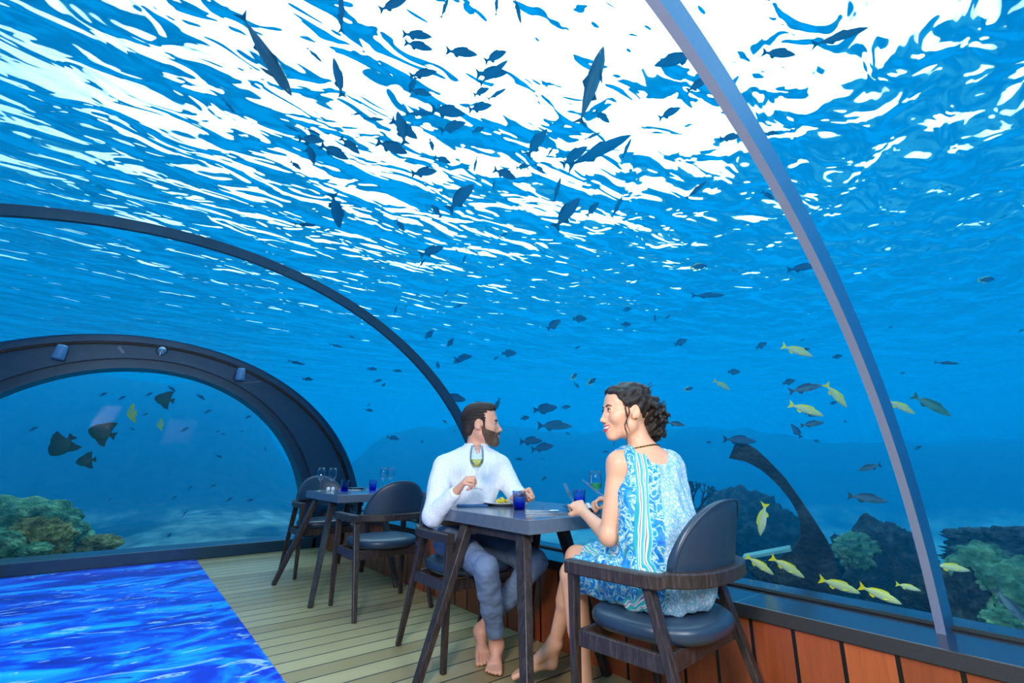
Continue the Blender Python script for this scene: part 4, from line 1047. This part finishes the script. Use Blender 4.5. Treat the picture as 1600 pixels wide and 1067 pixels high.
hair_w = material('dark_brown_wavy_hair', _hair((8, 5, 5), (46, 32, 27))); hair_m = material('dark_brown_short_hair', _hair((14, 9, 7), (58, 43, 33)))
beard_m = material('brown_beard', _hair((44, 30, 22), (118, 88, 66)))
lip_w = simple('rose_lips', (206, 84, 96), .3); lip_m = simple('natural_lips', (186, 108, 98), .45); teeth_m = simple('white_teeth', (240, 238, 232), .25)
eye_wh = simple('eye_white', (232, 230, 226), .2); iris_m = simple('brown_iris', (40, 24, 16), .15)
def head_prims(F, C, M, s, man=False, off=0., only=None):
    """C centre, M frame, s scale"""
    g = lambda x, y, z: C+M@(V3(x, y, z)*s)
    def e(c, r, k=.02, mode='add'): F.ell(g(*c), V3(r)*s+off, M, k*s, mode)
    def cn(a, b, ra, rb, k=.02, mode='add'): F.cone(g(*a), g(*b), ra*s+off, rb*s+off, k*s, None, mode)
    jw = 1.06 if man else .97
    e((0, -.014, .034), (.075, .096, .084)); e((0, .045, .040), (.060, .044, .056), .03)
    e((0, .022, -.032 if man else -.030), (.061*jw, .066 if man else .063, .076), .03)
    for sx in (-1, 1):
        cn((sx*.050*jw, -.002, -.058), (sx*.012, .066 if man else .061, -.103 if man else -.100), .017, .013, .03)
        e((sx*.038, .062, -.026), (.027, .026, .026), .025)
        cn((sx*.052, .050, -.006), (sx*.066, .005, .0), .012, .010, .02)
    e((0, .075 if man else .071, -.104 if man else -.101), (.019 if man else .013, .015, .014 if man else .012), .022)
    cn((-.030, .080, .022), (.030, .080, .022), .011 if man else .008, .011 if man else .008, .02)
    if only == 'jaw': return g
    e((0, .083, -.067), (.027, .017, .023), .02)
    for sx in (-1, 1): e((sx*.031, .097, .004), (.017, .014, .011), .014, 'sub')
    for sx in (-1, 1): e((sx*.031, .0815, .0035), (.0160, .0112, .0112), .004)
    ny = .005 if man else .0
    cn((0, .088, .014), (0, .106+ny, -.032), .0062, .0078, .010); e((0, .1085+ny, -.0375), (.0082 if not man else .0095, .0095, .0080), .007)
    for sx in (-1, 1): e((sx*.0098, .100, -.042), (.0062, .0095, .0062), .006)
    for sx in (-1, 1): e((sx*.013, .088, -.022), (.011, .013, .022), .012)
    # mouth
    e((0, .106, -.0705), (.026, .017, .0080), .005, 'sub')
    for sx in (-1, 1): e((sx*.024, .092, -.065), (.006, .010, .0045), .005, 'sub')
    # ears
    E_ = M
    for sx in (-1, 1):
        F.ell(g(sx*.077, -.012, .000), V3(.008, .019, .031)*s, M@np.array([[1, 0, 0], [0, .97, .24], [0, -.24, .97]]), .006*s)
        F.ell(g(sx*.086, -.006, .004), V3(.006, .010, .017)*s, M, .004*s, 'sub')
        F.ell(g(sx*.078, -.002, -.024), V3(.006, .008, .010)*s, M, .006*s)
    return g
def face_parts(C, M, s, body, base, lipm, brow, man=False):
    g = lambda x, y, z: Vector(C+M@(V3(x, y, z)*s)-V3(base)); Mm = Matrix([[float(M[i, j]) for j in range(3)] for i in range(3)]).to_4x4()
    for sx in (-1, 1):
        bm = bmesh.new(); bmesh.ops.create_uvsphere(bm, u_segments=20, v_segments=12, radius=1, matrix=Matrix.Translation(g(sx*.031, .0835, .0035)) @ Mm @ Matrix.Diagonal((.0130*s, .0098*s, (.0046 if man else .0060)*s, 1)))
        e = from_bm('eye', bm, eye_wh, body, True)
        bm = bmesh.new(); bmesh.ops.create_uvsphere(bm, u_segments=14, v_segments=8, radius=1, matrix=Matrix.Translation(g(sx*.031, .0908, .0035)) @ Mm @ Matrix.Diagonal((.0056*s, .0034*s, (.0046 if man else .0055)*s, 1)))
        from_bm('iris', bm, iris_m, e, True)
        P = [g(sx*(.031+.0155*math.cos(a)), .0935-.006*abs(math.cos(a)), .0030+(.0062 if man else .0072)*math.sin(a)) for a in [PI*k/10 for k in range(11)]]
        vs, fs = tube(P, [.0008*s+.0016*s*math.sin(PI*k/10) for k in range(11)], 6); from_py('eyelashes', vs, fs, brow, body, True)
        P = [g(sx*(.014+.036*k/8), .0945-.0105*(k/8)**2-(.0), .021+(.0035 if man else .0065)*math.sin(PI*.85*k/8)-.0025*k/8-.003*man) for k in range(9)]
        vs, fs = tube(P, [(.0018+.0020*math.sin(PI*min(1, .25+k/9)))*s*(1.25 if man else 1.) for k in range(9)], 8, sx=.8); from_py('eyebrow', vs, fs, brow, body, True)
    # teeth and lips
    P = [g(.024*math.sin(a), .0970-.012*(1-math.cos(a))*1.2, -.0585+.003*(1-math.cos(a))) for a in [-1.1+2.2*k/12 for k in range(13)]]
    P = [p_ + Vector(M@V3(0, 0, -.0105)*s) for p_ in P]
    vs, fs = tube(P, .0050*s, 8, sx=1.); from_py('teeth', vs, fs, teeth_m, body, True)
    for zz, dz, rr, nm in ((-.0620, .0055, .0034, 'upper_lip'), (-.0815, .0135, .0042, 'lower_lip')):
        P = []
        for k in range(15):
            a = -1+2*k/14; P.append(g(.0285*a, (.1030 if man else .1005)-.014*a*a, zz+dz*a*a*(1 if zz > -.07 else 1.25)-(.001*math.cos(a*3) if zz > -.07 else 0)))
        vs, fs = tube(P, [max(.0010, rr*(1-.75*abs(-1+2*k/14)**2))*s for k in range(15)], 8); from_py(nm, vs, fs, lipm, body, True)
def hand_prims(F, W, u, n, thumb_side, curls, s=1., spread=.0, thumb=(.5, .35), rad=1.):
    """W wrist, u direction to the knuckles, n palm side"""
    W = V3(W); u = unit(u); n = V3(n); n = unit(n-u*(n@u)); w = np.cross(u, n)*thumb_side
    F.cone(W-u*.01*s, W+u*.03*s, .022*s, .024*s, .015*s, (n, 1.45))
    offs = (.027, .009, -.009, -.026); base_l = (.086, .090, .085, .076); L = ((.040, .025, .020), (.044, .028, .021), (.041, .026, .020), (.032, .020, .018))
    tips = []
    for i in range(4):
        B = W+(u*base_l[i]+w*offs[i]*1.05)*s
        F.cone(W+(u*.02+w*offs[i]*.5)*s, B, .0135*s, .0112*s, .014*s)
    for i in range(4):
        B = W+(u*base_l[i]+w*offs[i]*1.05)*s; c = curls[i] if isinstance(curls[i], (tuple, list)) else (curls[i]*.8, curls[i], curls[i]*.7)
        a = 0.; p = B; d0 = unit(u+w*spread*(1.5-i)*.5)
        r = .0092*s*rad
        for j in range(3):
            a += c[j]; d = d0*math.cos(a)+n*math.sin(a); q = p+d*L[i][j]*s; F.cone(p, q, r, r*.9, .0035*s); p = q; r *= .9
        tips.append(p)
    # thumb leaves the side of the palm near its base
    p = W+(u*.028+w*.020+n*.004)*s; d = unit(u*.62+w*.72+n*.30); q = p+d*.042*s; F.cone(p, q, .0150*s, .0112*s, .012*s)
    d = unit(u*.85+w*(.45-thumb[0]*.9)+n*(.2+thumb[0]*.8)); r_ = q+d*.032*s; F.cone(q, r_, .0108*s, .0096*s, .004*s)
    d = unit(u*.85+w*(.1-thumb[1])+n*(.2+thumb[1])); t_ = r_+d*.026*s; F.cone(r_, t_, .0096*s, .0080*s, .003*s)
    return tips
def foot_prims(F, ank, heel, toe, s=1., k=.02, upn=(0, 0, 1)):
    ank, heel, toe = V3(ank), V3(heel), V3(toe); f = unit(toe-heel); n = V3(upn); n = unit(n-f*(n@f)); w = np.cross(f, n)
    L = np.linalg.norm(toe-heel)
    F.cone(ank, heel, .034*s, .028*s, k); F.cone(ank+n*.0, heel+f*L*.55+n*.012*s, .034*s, .022*s, k)
    F.cone(heel, heel+f*L*.6, .026*s, .018*s, k, (n, 1.2))
    for j, (o, l, r) in enumerate(((-.030, .98, .0125), (-.012, 1.0, .0095), (.003, .97, .0088), (.017, .93, .0082), (.030, .87, .0078))):
        o = o*s*(foot_prims.side); m = heel+f*L*.66+w*o*.85+n*.004; F.cone(heel+f*L*.4+w*o*.4+n*.006, m, .018*s, .013*s, .012*s); F.cone(m, heel+f*L*l+w*o*1.1-n*.004, r*s*1.1, r*s, .004*s)
foot_prims.side = 1
def fold_noise(scale, amp, seed=0.):
    def fn(P):
        out = np.empty(len(P))
        sx, sy, sz = scale
        for i in range(len(P)):
            p = P[i]; out[i] = mnoise.noise((p[0]*sx+seed, p[1]*sy, p[2]*sz))
        return out*amp
    return fn
def strand(pts, r, mat, parent, base, name='hair_strand', n=14):
    pts = [V3(p) for p in pts]; out = []
    for i in range(n+1):
        t = i/n*(len(pts)-1); k = min(int(t), len(pts)-2); f = t-k
        p0, p1, p2, p3 = pts[max(k-1, 0)], pts[k], pts[k+1], pts[min(k+2, len(pts)-1)]
        out.append(.5*((2*p1)+(-p0+p2)*f+(2*p0-5*p1+4*p2-p3)*f*f+(-p0+3*p1-3*p2+p3)*f**3)-V3(base))
    return tube([Vector(o) for o in out], [r*(1-.75*(i/n)**2) for i in range(n+1)], 6)
# ================================================================= the man
MB = (1.67, 2.55, 0.)
hc = V3(at_y(752, 664, 2.545)); hM = frame((.74, -.67, .06)); hs = 1.10
nb = V3(1.742, 2.575, 1.055); pel = V3(1.685, 2.62, .565); wai = V3(1.71, 2.62, .74); che = V3(1.715, 2.585, .90)
shR, shL = V3(1.540, 2.615, .985), V3(1.885, 2.495, .985)
elR = V3(at_y(676, 806, 2.50)); wrR = V3(at_y(712, 769, 2.33)); elL = V3(1.93, 2.36, .80); wrL = V3(at_y(806, 777, 2.20))
tf = unit((-.40, -.92, 0))
hipR, hipL = V3(1.595, 2.585, .56), V3(1.775, 2.57, .56); knR, knL = V3(at_y(760, 888, 2.10)), V3(at_y(838, 878, 2.08))
anR, anL = V3(at_y(776, 1008, 2.22)), V3(at_y(751, 985, 2.41))
def man_torso(F, o=0.):
    F.cone(pel, wai, .165+o, .150+o, .04, (tf, 1.4)); F.cone(wai, che, .150+o, .168+o, .05, (tf, 1.42)); F.cone(che, nb-V3(0, 0, .05), .168+o, .10+o, .05, (tf, 1.35))
    F.cone(shR*.8+shL*.2, shL*.8+shR*.2, .075+o, .075+o, .05); F.cone(shR+V3(.05, 0, .02), nb+V3(0, 0, .0), .050+o, .052+o, .05); F.cone(shL-V3(.05, 0, -.02), nb, .050+o, .052+o, .05)
def man_arm(F, o=0., upto=1., k=.03):
    for sh, el, wr in ((shR, elR, wrR), (shL, elL, wrL)):
        F.cone(sh, el, .060+o, .045+o, k); w2 = el+(wr-el)*upto; F.cone(el, w2, .045+o, (.045+(.028-.045)*upto)+o*.8, k)
F = Field((1.28, 1.95, -.01), (2.06, 2.86, 1.42), .0030)
man_torso(F); man_arm(F)
F.cone(nb-V3(0, 0, .03), hc+hM@V3(0, -.028, -.05)*hs, .060, .056, .035); 
g = head_prims(F, hc, hM, hs, True)
hR_dir = V3(at_y(738, 738, 2.24))-wrR; hR_dir = unit(hR_dir)
hand_prims(F, wrR+hR_dir*.005, hR_dir, V3(.75, -.45, -.35), 1, [(.75, 1.3, .8), (.85, 1.35, .8), (.95, 1.4, .9), (1.1, 1.4, .9)], 1.0, thumb=(.55, .9))
hL_dir = unit(V3(at_y(830, 768, 2.14))-wrL)
hand_prims(F, wrL, hL_dir, V3(-.3, -.5, -.8), -1, [(1.45, 1.5, .9)]*4, 1.02, thumb=(1.0, 1.2))
for hip, kn, an in ((hipR, knR, anR), (hipL, knL, anL)):
    F.cone(hip, kn, .082, .052, .03); F.cone(kn, an, .050, .034, .03); F.cone(kn+(an-kn)*.15, kn+(an-kn)*.5, .049, .045, .03)
foot_prims.side = 1
foot_prims(F, anR, V3(anR[0]+.035, anR[1]+.04, .030), V3(at_z(770, 1050, .02)), 1.04)
foot_prims.side = -1
foot_prims(F, anL, V3(anL[0]+.025, anL[1]+.045, .062), V3(at_z(757, 1036, .016)), 1.02)
P, Q = F.mesh(); man = np_mesh('person', P, Q, skin_m, None, MB, 2); man.location = MB
tag(man, 'bearded man in white shirt and grey blue trousers, barefoot, seated, raising a wine glass', 'person')
face_parts(hc, hM, hs, man, MB, lip_m, hair_m, True)
# shirt: body, sleeves, stand collar
F = Field((1.26, 2.05, .44), (2.08, 2.88, 1.14), .0032)
man_torso(F, .012); man_arm(F, .012, .93)
F.cone(nb-V3(0, 0, .02), nb+V3(.004, -.006, .080), .074, .071, .02)
F.cone(pel+V3(0, 0, -.02), wai, .175, .160, .03, (tf, 1.3))
F.cone(nb+V3(0, 0, .03), nb+V3(0, 0, .16), .063, .068, .003, None, 'sub'); F.half(nb+V3(0, 0, .078), (0, 0, 1), nb-.15, nb+.2, .003)
F.cone(nb-V3(0, 0, .02)+tf*.082, nb+V3(0, 0, .10)+tf*.075, .004, .034, .006, None, 'sub')
F.half((0, 0, .60), (0, 0, -1), (1.3, 2.1, .40), (2.0, 2.8, .62), .01)
P, Q = F.mesh()
P = displace(P, Q, fold_noise((13, 13, 5), .007)); P = displace(P, Q, fold_noise((34, 34, 14), .0028, 5))
def _shirt(t, out):
    co = t.coord(); v = t.node('ShaderNodeTexVoronoi'); t.set(v, 'Vector', co); v.inputs['Scale'].default_value = 95; v.inputs['Randomness'].default_value = .1
    d = t.ramp(v.outputs[0], [(.17, white(1)), (.24, white(0))]); c = t.mix(t.math('MULTIPLY', d, .55), lin((236, 238, 246)), lin((92, 110, 160)))
    principled(t, out, Base_Color=c, Roughness=.8, Specular_IOR_Level=.15, Normal=t.bump(t.noise(co, 30, 3), .25, .006))
o = np_mesh('shirt', P, Q, material('white_dotted_shirt', _shirt), man, MB, 2); tag(o, 'white shirt with tiny dots')
# trousers
F = Field((1.38, 1.95, .05), (2.04, 2.86, .80), .0034)
F.cone(pel+V3(0, 0, -.01), wai-V3(0, 0, .06), .172, .160, .03, (tf, 1.3)); F.cone(hipR, hipL, .095, .095, .03)
for hip, kn, an in ((hipR, knR, anR), (hipL, knL, anL)):
    F.cone(hip, kn, .094, .061, .03); a2 = kn+(an-kn)*.88; F.cone(kn, a2, .060, .046, .02); F.cone(kn+(an-kn)*.12, kn+(an-kn)*.5, .060, .056, .02)
F.half((0, 0, .68), (0, 0, 1), (1.3, 2.1, .66), (2.04, 2.86, .84), .006)
for kn, an in ((knR, anR), (knL, anL)):
    a2 = kn+(an-kn)*.90; d = unit(an-kn); F.cone(a2+d*.012, a2+d*.14, .062, .09, .002, None, 'sub')
P, Q = F.mesh(); P = displace(P, Q, fold_noise((16, 16, 22), .0065, 9)); P = displace(P, Q, fold_noise((38, 38, 50), .0026, 2))
trs = simple('grey_blue_twill', (108, 126, 156), .75, 0, .3, 400, .2, .12)
np_mesh('trousers', P, Q, trs, man, MB, 2)
bm = bmesh.new(); ring = []
vs, fs = tube([Vector((wai[0]+.172*math.cos(a)*1.0, wai[1]+.135*math.sin(a), .665))-Vector(MB) for a in [2*PI*k/40 for k in range(40)]], .015, 8, True, sx=1.2); bm.free()
from_py('belt', vs, fs, simple('tan_leather_belt', (150, 92, 50), .5), man, True)
# hair: short sides, long top combed back
def hg(x, y, z): return hc+hM@(V3(x, y, z)*hs)
F = Field(hc-.17, hc+.19, .0024)
F.ell(hg(0, -.022, .040), V3(.082, .098, .088)*hs, hM, .01); F.ell(hg(0, -.005, .082), V3(.066, .094, .050)*hs, hM, .02); F.ell(hg(0, .052, .098), V3(.050, .036, .026)*hs, hM, .02)
F.ell(hg(0, -.07, -.02), V3(.062, .045, .06)*hs, hM, .02)
F.ell(hg(0, .118, .030), V3(.11, .066, .064)*hs, hM, .006, 'sub'); F.ell(hg(0, .10, -.08), V3(.12, .115, .095)*hs, hM, .006, 'sub')
for sx in (-1, 1): F.ell(hg(sx*.085, .0, -.008), V3(.03, .026, .036)*hs, hM, .004, 'sub')
F.ell(hg(0, -.03, -.105), V3(.12, .12, .05)*hs, hM, .01, 'sub')
for sx in (-1, 1): F.cone(hg(sx*.073, .026, .035), hg(sx*.071, .024, -.022), .009, .007, .006)
P, Q = F.mesh()
def comb(P):
    L = (P-hc)@hM/hs; ang = np.arctan2(L[:, 0], L[:, 2]); return .0026*np.sin(ang*34+L[:, 1]*30)*(L[:, 2] > .02)+.0014*np.sin(ang*71+L[:, 1]*50)
P = displace(P, Q, comb); np_mesh('hair', P, Q, hair_m, man, MB, 1)
# beard
F = Field(hc-.17, hc+.17, .0024)
head_prims(F, hc, hM, hs, True, .0036, 'jaw'); F.ell(hg(0, .083, -.062), V3(.031, .020, .026)*hs, hM, .02); F.ell(hg(0, .078, -.108), V3(.024, .020, .020)*hs, hM, .02)
F.half(hg(0, 0, -.012), hM@V3(0, .42, 1), hc-.2, hc+.2, .01)
for sx in (-1, 1): F.cone(hg(0, .1035, -.0550), hg(sx*.030, .088, -.068), .0062, .0052, .008); F.half(hg(0, .005, 0), hM@V3(0, -1, -.15), hc-.2, hc+.2, .01)
F.ell(hg(0, .108, -.0725), V3(.025, .022, .0115)*hs, hM, .003, 'sub')
F.half(hg(0, 0, -.135), hM@V3(0, 0, -1), hc-.2, hc+.2, .004)
for sx in (-1, 1): F.cone(hg(sx*.071, .020, -.02), hg(sx*.062, .020, -.055), .009, .012, .01)
P, Q = F.mesh(); P = displace(P, Q, fold_noise((160, 160, 160), .0020, 4)); np_mesh('beard', P, Q, beard_m, man, MB, 1)
# the glass he holds
for o in (HELD,):
    c = Vector(at_y(744.5, 731, 2.235)); o.scale = (1.15,)*3; o.location = c-Vector((0, 0, .101*1.15))
# ================================================================= the woman
WB = (1.68, 1.22, 0.)
hc = V3(at_y(978, 645, 1.335)); hM = frame((-.875, .48, .02), roll=.0); hs = 1.03
nb = V3(1.768, 1.285, 1.050); pel = V3(1.715, 1.20, .575); wai = V3(1.735, 1.235, .74); che = V3(1.765, 1.275, .90)
shL, shR = V3(1.640, 1.335, 1.005), V3(1.895, 1.235, .985); tf = unit((.28, .96, 0))
elL = V3(at_y(951, 838, 1.36)); wrL = V3(at_y(915, 803, 1.55)); elR = V3(2.02, 1.42, .80); wrR = V3(at_y(962, 783, 1.62))
hipL, hipR = V3(1.615, 1.22, .565), V3(1.80, 1.20, .575); knA = V3(at_y(902, 872, 1.645)); knB = V3(1.615, 1.60, .535)
anA = V3(at_y(867, 1004, 1.84)); anB = V3(1.625, 1.555, .095)
def wo_torso(F, o=0.):
    F.cone(pel, wai, .150+o, .122+o, .05, (tf, 1.3)); F.cone(wai, che, .122+o, .138+o, .05, (tf, 1.35)); F.cone(che, nb-V3(0, 0, .07), .138+o, .085+o, .05, (tf, 1.35))
    F.cone(shL*.85+shR*.15, shR*.85+shL*.15, .052+o, .052+o, .045); F.cone(shL+V3(.035, 0, .012), nb, .034+o, .038+o, .05); F.cone(shR-V3(.035, 0, -.012), nb, .034+o, .038+o, .05)
F = Field((1.46, .98, -.01), (2.16, 2.08, 1.38), .0030)
wo_torso(F); F.ell(pel+V3(0, -.03, -.01), (.165, .14, .10), k=.04)
for sh, el, wr in ((shL, elL, wrL), (shR, elR, wrR)):
    F.cone(sh, el, .047, .036, .03); F.cone(el, wr, .037, .023, .02)
F.cone(shL-V3(0, 0, .01), shL, .046, .046, .03)
F.cone(nb-V3(0, 0, .03), hc+hM@V3(0, -.030, -.05)*hs, .050, .047, .03)
head_prims(F, hc, hM, hs)
dL = unit(V3(at_y(893, 779, 1.67))-wrL)
tipsL = hand_prims(F, wrL+dL*.012, dL, V3(.55, .25, -.75), 1, [(.5, .9, .5), (.65, 1.0, .6), (.75, 1.1, .7), (.85, 1.1, .7)], .93, thumb=(.5, .5), rad=.92)
dR = unit(V3(-.50, .80, .10))
tipsR = hand_prims(F, wrR, dR, V3(-.3, .1, -.9), -1, [(.7, 1.1, .6)]*4, .93, thumb=(.5, .6), rad=.92)
F.cone(hipR, knA, .082, .052, .04); F.cone(knA, anA, .048, .030, .03); F.cone(knA+(anA-knA)*.15, knA+(anA-knA)*.48, .047, .043, .03)
F.cone(hipL, knB, .082, .054, .04); F.cone(knB, anB, .049, .031, .03); F.cone(knB+(anB-knB)*.15, knB+(anB-knB)*.48, .048, .044, .03)
hA = V3(at_y(862, 1036, 1.875)); tA = V3(at_y(801, 1053, 1.985))
foot_prims.side = 1; foot_prims(F, anA, hA, tA, .92); foot_prims.side = -1; foot_prims(F, anB, V3(1.635, 1.52, .028), V3(1.60, 1.74, .018), .92)
P, Q = F.mesh(); wo = np_mesh('person', P, Q, skin_w, None, WB, 2); wo.location = WB
tag(wo, 'smiling woman with dark hair bun in blue patterned sleeveless dress, barefoot, seated, turned from us', 'person')
face_parts(hc, hM, hs, wo, WB, lip_w, hair_w, False)
# dress
F = Field((1.44, .95, .44), (2.06, 1.72, 1.12), .0030)
wo_torso(F, .012); F.cone(che-V3(0, 0, .02), pel+V3(0, 0, .03), .150, .172, .05, (tf, 1.18))
F.ell(pel+V3(.0, -.02, -.02), (.195, .155, .115), k=.05)
F.cone(hipR, hipR+(knA-hipR)*.80, .100, .076, .04); F.cone(hipL, hipL+(knB-hipL)*.80, .100, .080, .04); F.cone(pel-V3(0, 0, .055), pel+V3(-.05, .2, -.04), .13, .12, .04, (V3(0, 0, 1), 2.))
F.half((0, 0, .488), (0, 0, -1), (1.4, .9, .42), (2.1, 1.8, .52), .006)
# neckline scoop, deep at the back, and arm holes
F.ell(nb+V3(.0, .0, .045)-tf*.035, (.092, .092, .075), k=.008, mode='sub'); F.ell(nb+V3(.0, .0, -.0)-tf*.085, (.052, .06, .05), k=.01, mode='sub')
ax = unit(shR-shL)
F.cone(shL-ax*.012-V3(0, 0, .02), shL-ax*.12-V3(0, 0, .06), .066, .10, .008, None, 'sub'); F.cone(shR+ax*.012-V3(0, 0, .02), shR+ax*.12-V3(0, 0, .06), .066, .10, .008, None, 'sub')
P, Q = F.mesh(); P = displace(P, Q, fold_noise((26, 26, 3), .016, 3)); P = displace(P, Q, fold_noise((45, 45, 16), .003, 7))
def _dress(t, out):
    co = t.coord(); s = t.sep(co)
    n = t.noise(co, 19, 3, .6, 1.6); v = t.node('ShaderNodeTexVoronoi', feature='DISTANCE_TO_EDGE'); t.set(v, 'Vector', t.mapping(co, scale=(1, 1, .62))); v.inputs['Scale'].default_value = 80
    scales = t.ramp(v.outputs[0], [(.0, lin((110, 186, 206))), (.10, lin((176, 212, 238))), (.3, lin((226, 230, 250)))])
    flor = t.ramp(n, [(.36, lin((30, 134, 206))), (.47, lin((60, 172, 218))), (.485, lin((206, 226, 200))), (.535, lin((212, 236, 240))), (.55, lin((30, 166, 216))), (.68, lin((10, 110, 210)))])
    # coordinate across the back, from her left side to her right
    u = t.math('ADD', t.math('ADD', t.math('MULTIPLY', s[0], .96), t.math('MULTIPLY', s[1], -.28)), t.math('MULTIPLY_ADD', s[2], -.236, .217))
    band = t.ramp(t.math('MULTIPLY_ADD', u, 2.0, .5), [(.530, white(0)), (.540, white(1))])
    base = t.mix(band, flor, scales)
    st = t.math('MULTIPLY', t.math('GREATER_THAN', u, -.066), t.math('LESS_THAN', u, -.026))
    sc = t.ramp(t.math('FRACT', t.math('MULTIPLY', u, 62)), [(0, lin((60, 190, 200))), (.3, lin((222, 236, 226))), (.5, lin((150, 90, 150))), (.62, lin((226, 240, 240))), (.85, lin((70, 170, 160)))], 'CONSTANT')
    c = t.mix(st, base, sc)
    c = t.mix(1., c, (.84, .88, .90, 1), 'MULTIPLY')
    principled(t, out, Base_Color=c, Roughness=.5, Specular_IOR_Level=.3, Normal=t.bump(t.noise(co, 60, 3), .15, .003))
o = np_mesh('dress', P, Q, material('blue_patterned_dress', _dress), wo, WB, 2); tag(o, 'sleeveless turquoise and white patterned dress')
# necklace
from mathutils.bvhtree import BVHTree
bv = BVHTree.FromPolygons([v.co.copy() for v in wo.data.vertices], [tuple(p.vertices) for p in wo.data.polygons]); pts = []
for k in range(60):
    a = 2*PI*k/60; o_ = Vector(nb)-Vector(WB)+Vector((0, 0, .030-.012*math.sin(a))); d = Vector((math.cos(a), math.sin(a), -.55*(math.sin(a) > 0)*math.sin(a)-.12)).normalized()
    h_ = bv.ray_cast(o_+d*.115, -d); q = h_[0] if h_[0] else o_+d*.06; pts.append(q+d*.002)
vs, fs = tube(pts, [.0040 if k % 2 else .0022 for k in range(60)], 6, True); from_py('necklace', vs, fs, simple('dark_gold_beads', (96, 84, 36), .3, .7), wo, True)
# hair
def hg(x, y, z): return hc+hM@(V3(x, y, z)*hs)
F = Field(hc-V3(.20, .24, .22), hc+V3(.24, .20, .18), .0026)
F.ell(hg(0, -.022, .045), V3(.084, .098, .086)*hs, hM, .01); F.ell(hg(0, -.03, .085), V3(.062, .075, .048)*hs, hM, .02)
F.ell(hg(0, .045, .083), V3(.056, .045, .030)*hs, hM, .02)
for sx in (-1, 1): F.ell(hg(sx*.062, .012, .050), V3(.023, .062, .052)*hs, hM, .012)
F.half(hg(0, .004, -.008), hM@V3(0, 1, -.90), hc-.25, hc+.25, .012); F.ell(hg(0, .085, -.09), V3(.12, .10, .105)*hs, hM, .008, 'sub')
for sx in (-1, 1): F.ell(hg(sx*.090, -.010, -.004), V3(.03, .021, .030)*hs, hM, .004, 'sub')
F.ell(hg(0, -.02, -.12), V3(.10, .09, .06)*hs, hM, .01, 'sub')
rh = random.Random(11)
for i in range(90):
    a, b = rh.uniform(0, 2*PI), rh.uniform(-1, 1); c = V3(.0+.058*math.cos(a)*math.sqrt(1-b*b), -.120+.044*math.sin(a)*math.sqrt(1-b*b), -.020+.078*b)
    d = V3(rh.uniform(-1, 1), rh.uniform(-.6, .6), rh.uniform(-1, 1)); d = d/np.linalg.norm(d)*.020; F.cone(hg(*(c-d)), hg(*(c+d)), .0105, .007, .005)
for i in range(26):
    a = rh.uniform(-1.5, 1.5); z = rh.uniform(.02, .11); c = V3(.080*math.sin(a)*math.sqrt(max(.1, 1-((z-.04)/.09)**2)), -.03-.085*math.cos(a)*math.sqrt(max(.1, 1-((z-.04)/.09)**2)), z)
    F.cone(hg(*c), hg(*(c+V3(rh.uniform(-.02, .02), -.02, -.035))), .012, .009, .008)
F.ell(hg(0, -.112, -.025), V3(.054, .044, .068)*hs, hM, .01)
P, Q = F.mesh()
def wav(P):
    L = (P-hc)@hM/hs; return .0028*np.sin(L[:, 2]*150+L[:, 0]*60+np.sin(L[:, 1]*55)*2.)+.002*np.sin(L[:, 1]*170+L[:, 2]*90)
P = displace(P, Q, wav); hair = np_mesh('hair', P, Q, hair_w, wo, WB, 1); tag(hair, 'dark wavy hair pinned in a loose bun')
def lock(pts, r):
    v, f = strand([hg(*p) for p in pts], r, None, None, WB); from_py('hair_lock', v, f, hair_w, hair, True)
FLY = [[], []]
def addst(pts, r):
    v, f = strand([hg(*p) for p in pts], r, None, None, WB); b = len(FLY[0]); FLY[0].extend(v); FLY[1].extend([tuple(i+b for i in q) for q in f])
for sx in (-1, 1):
    lock([(sx*.074, .034, .055), (sx*.080, .036, .015), (sx*.076, .028, -.03), (sx*.076, .040, -.065), (sx*.070, .028, -.10), (sx*.072, .034, -.14)], .0034)
    lock([(sx*.076, .026, .045), (sx*.082, .020, -.005), (sx*.078, .032, -.045), (sx*.075, .018, -.085)], .0028)
lock([(.02, -.11, -.08), (.03, -.115, -.12), (.02, -.125, -.15), (.028, -.135, -.185)], .0035); lock([(.0, -.12, -.08), (.005, -.13, -.12), (-.005, -.13, -.16)], .003)
for i in range(90):
    a = rh.uniform(0, 2*PI); b = rh.uniform(-1, 1); c = V3(.056*math.cos(a), -.118-.040*abs(math.sin(a)), -.020+.072*b); q = c+V3(rh.uniform(-.022, .022), rh.uniform(-.026, .008), rh.uniform(-.022, .022))
    addst([c, (c+q)/2+V3(rh.uniform(-.012, .012), -.008, rh.uniform(-.012, .012)), q], .0017)
for i in range(40):
    a = rh.uniform(-1.6, 1.6); c = V3(.078*math.sin(a), -.03-.078*math.cos(a), .075+rh.uniform(-.05, .04)); q = c+V3(rh.uniform(-.015, .015), rh.uniform(-.025, -.005), rh.uniform(-.01, .016)); addst([c, (c+q)/2+V3(0, -.004, .008), q], .0015)
tag(from_py('flyaway_hairs', FLY[0], FLY[1], hair_w, hair, True), kind='stuff')
# cutlery in her hands
def held(name, a, b, kind, lab):
    root = spoon(name, a, 0, kind, lab, hl=.055); d = (Vector(b)-Vector(a)).normalized(); root.rotation_mode = 'QUATERNION'; root.rotation_quaternion = (-d).to_track_quat('Y', 'Z'); return root
held('table_fork', at_y(891, 778, 1.675), at_y(882, 758, 1.71), 'fork', 'silver fork held upright in the left hand of the woman')
held('table_knife', at_y(930, 768, 1.70), at_y(906, 748, 1.78), 'knife', 'dark table knife held slanting up in the right hand of the woman')
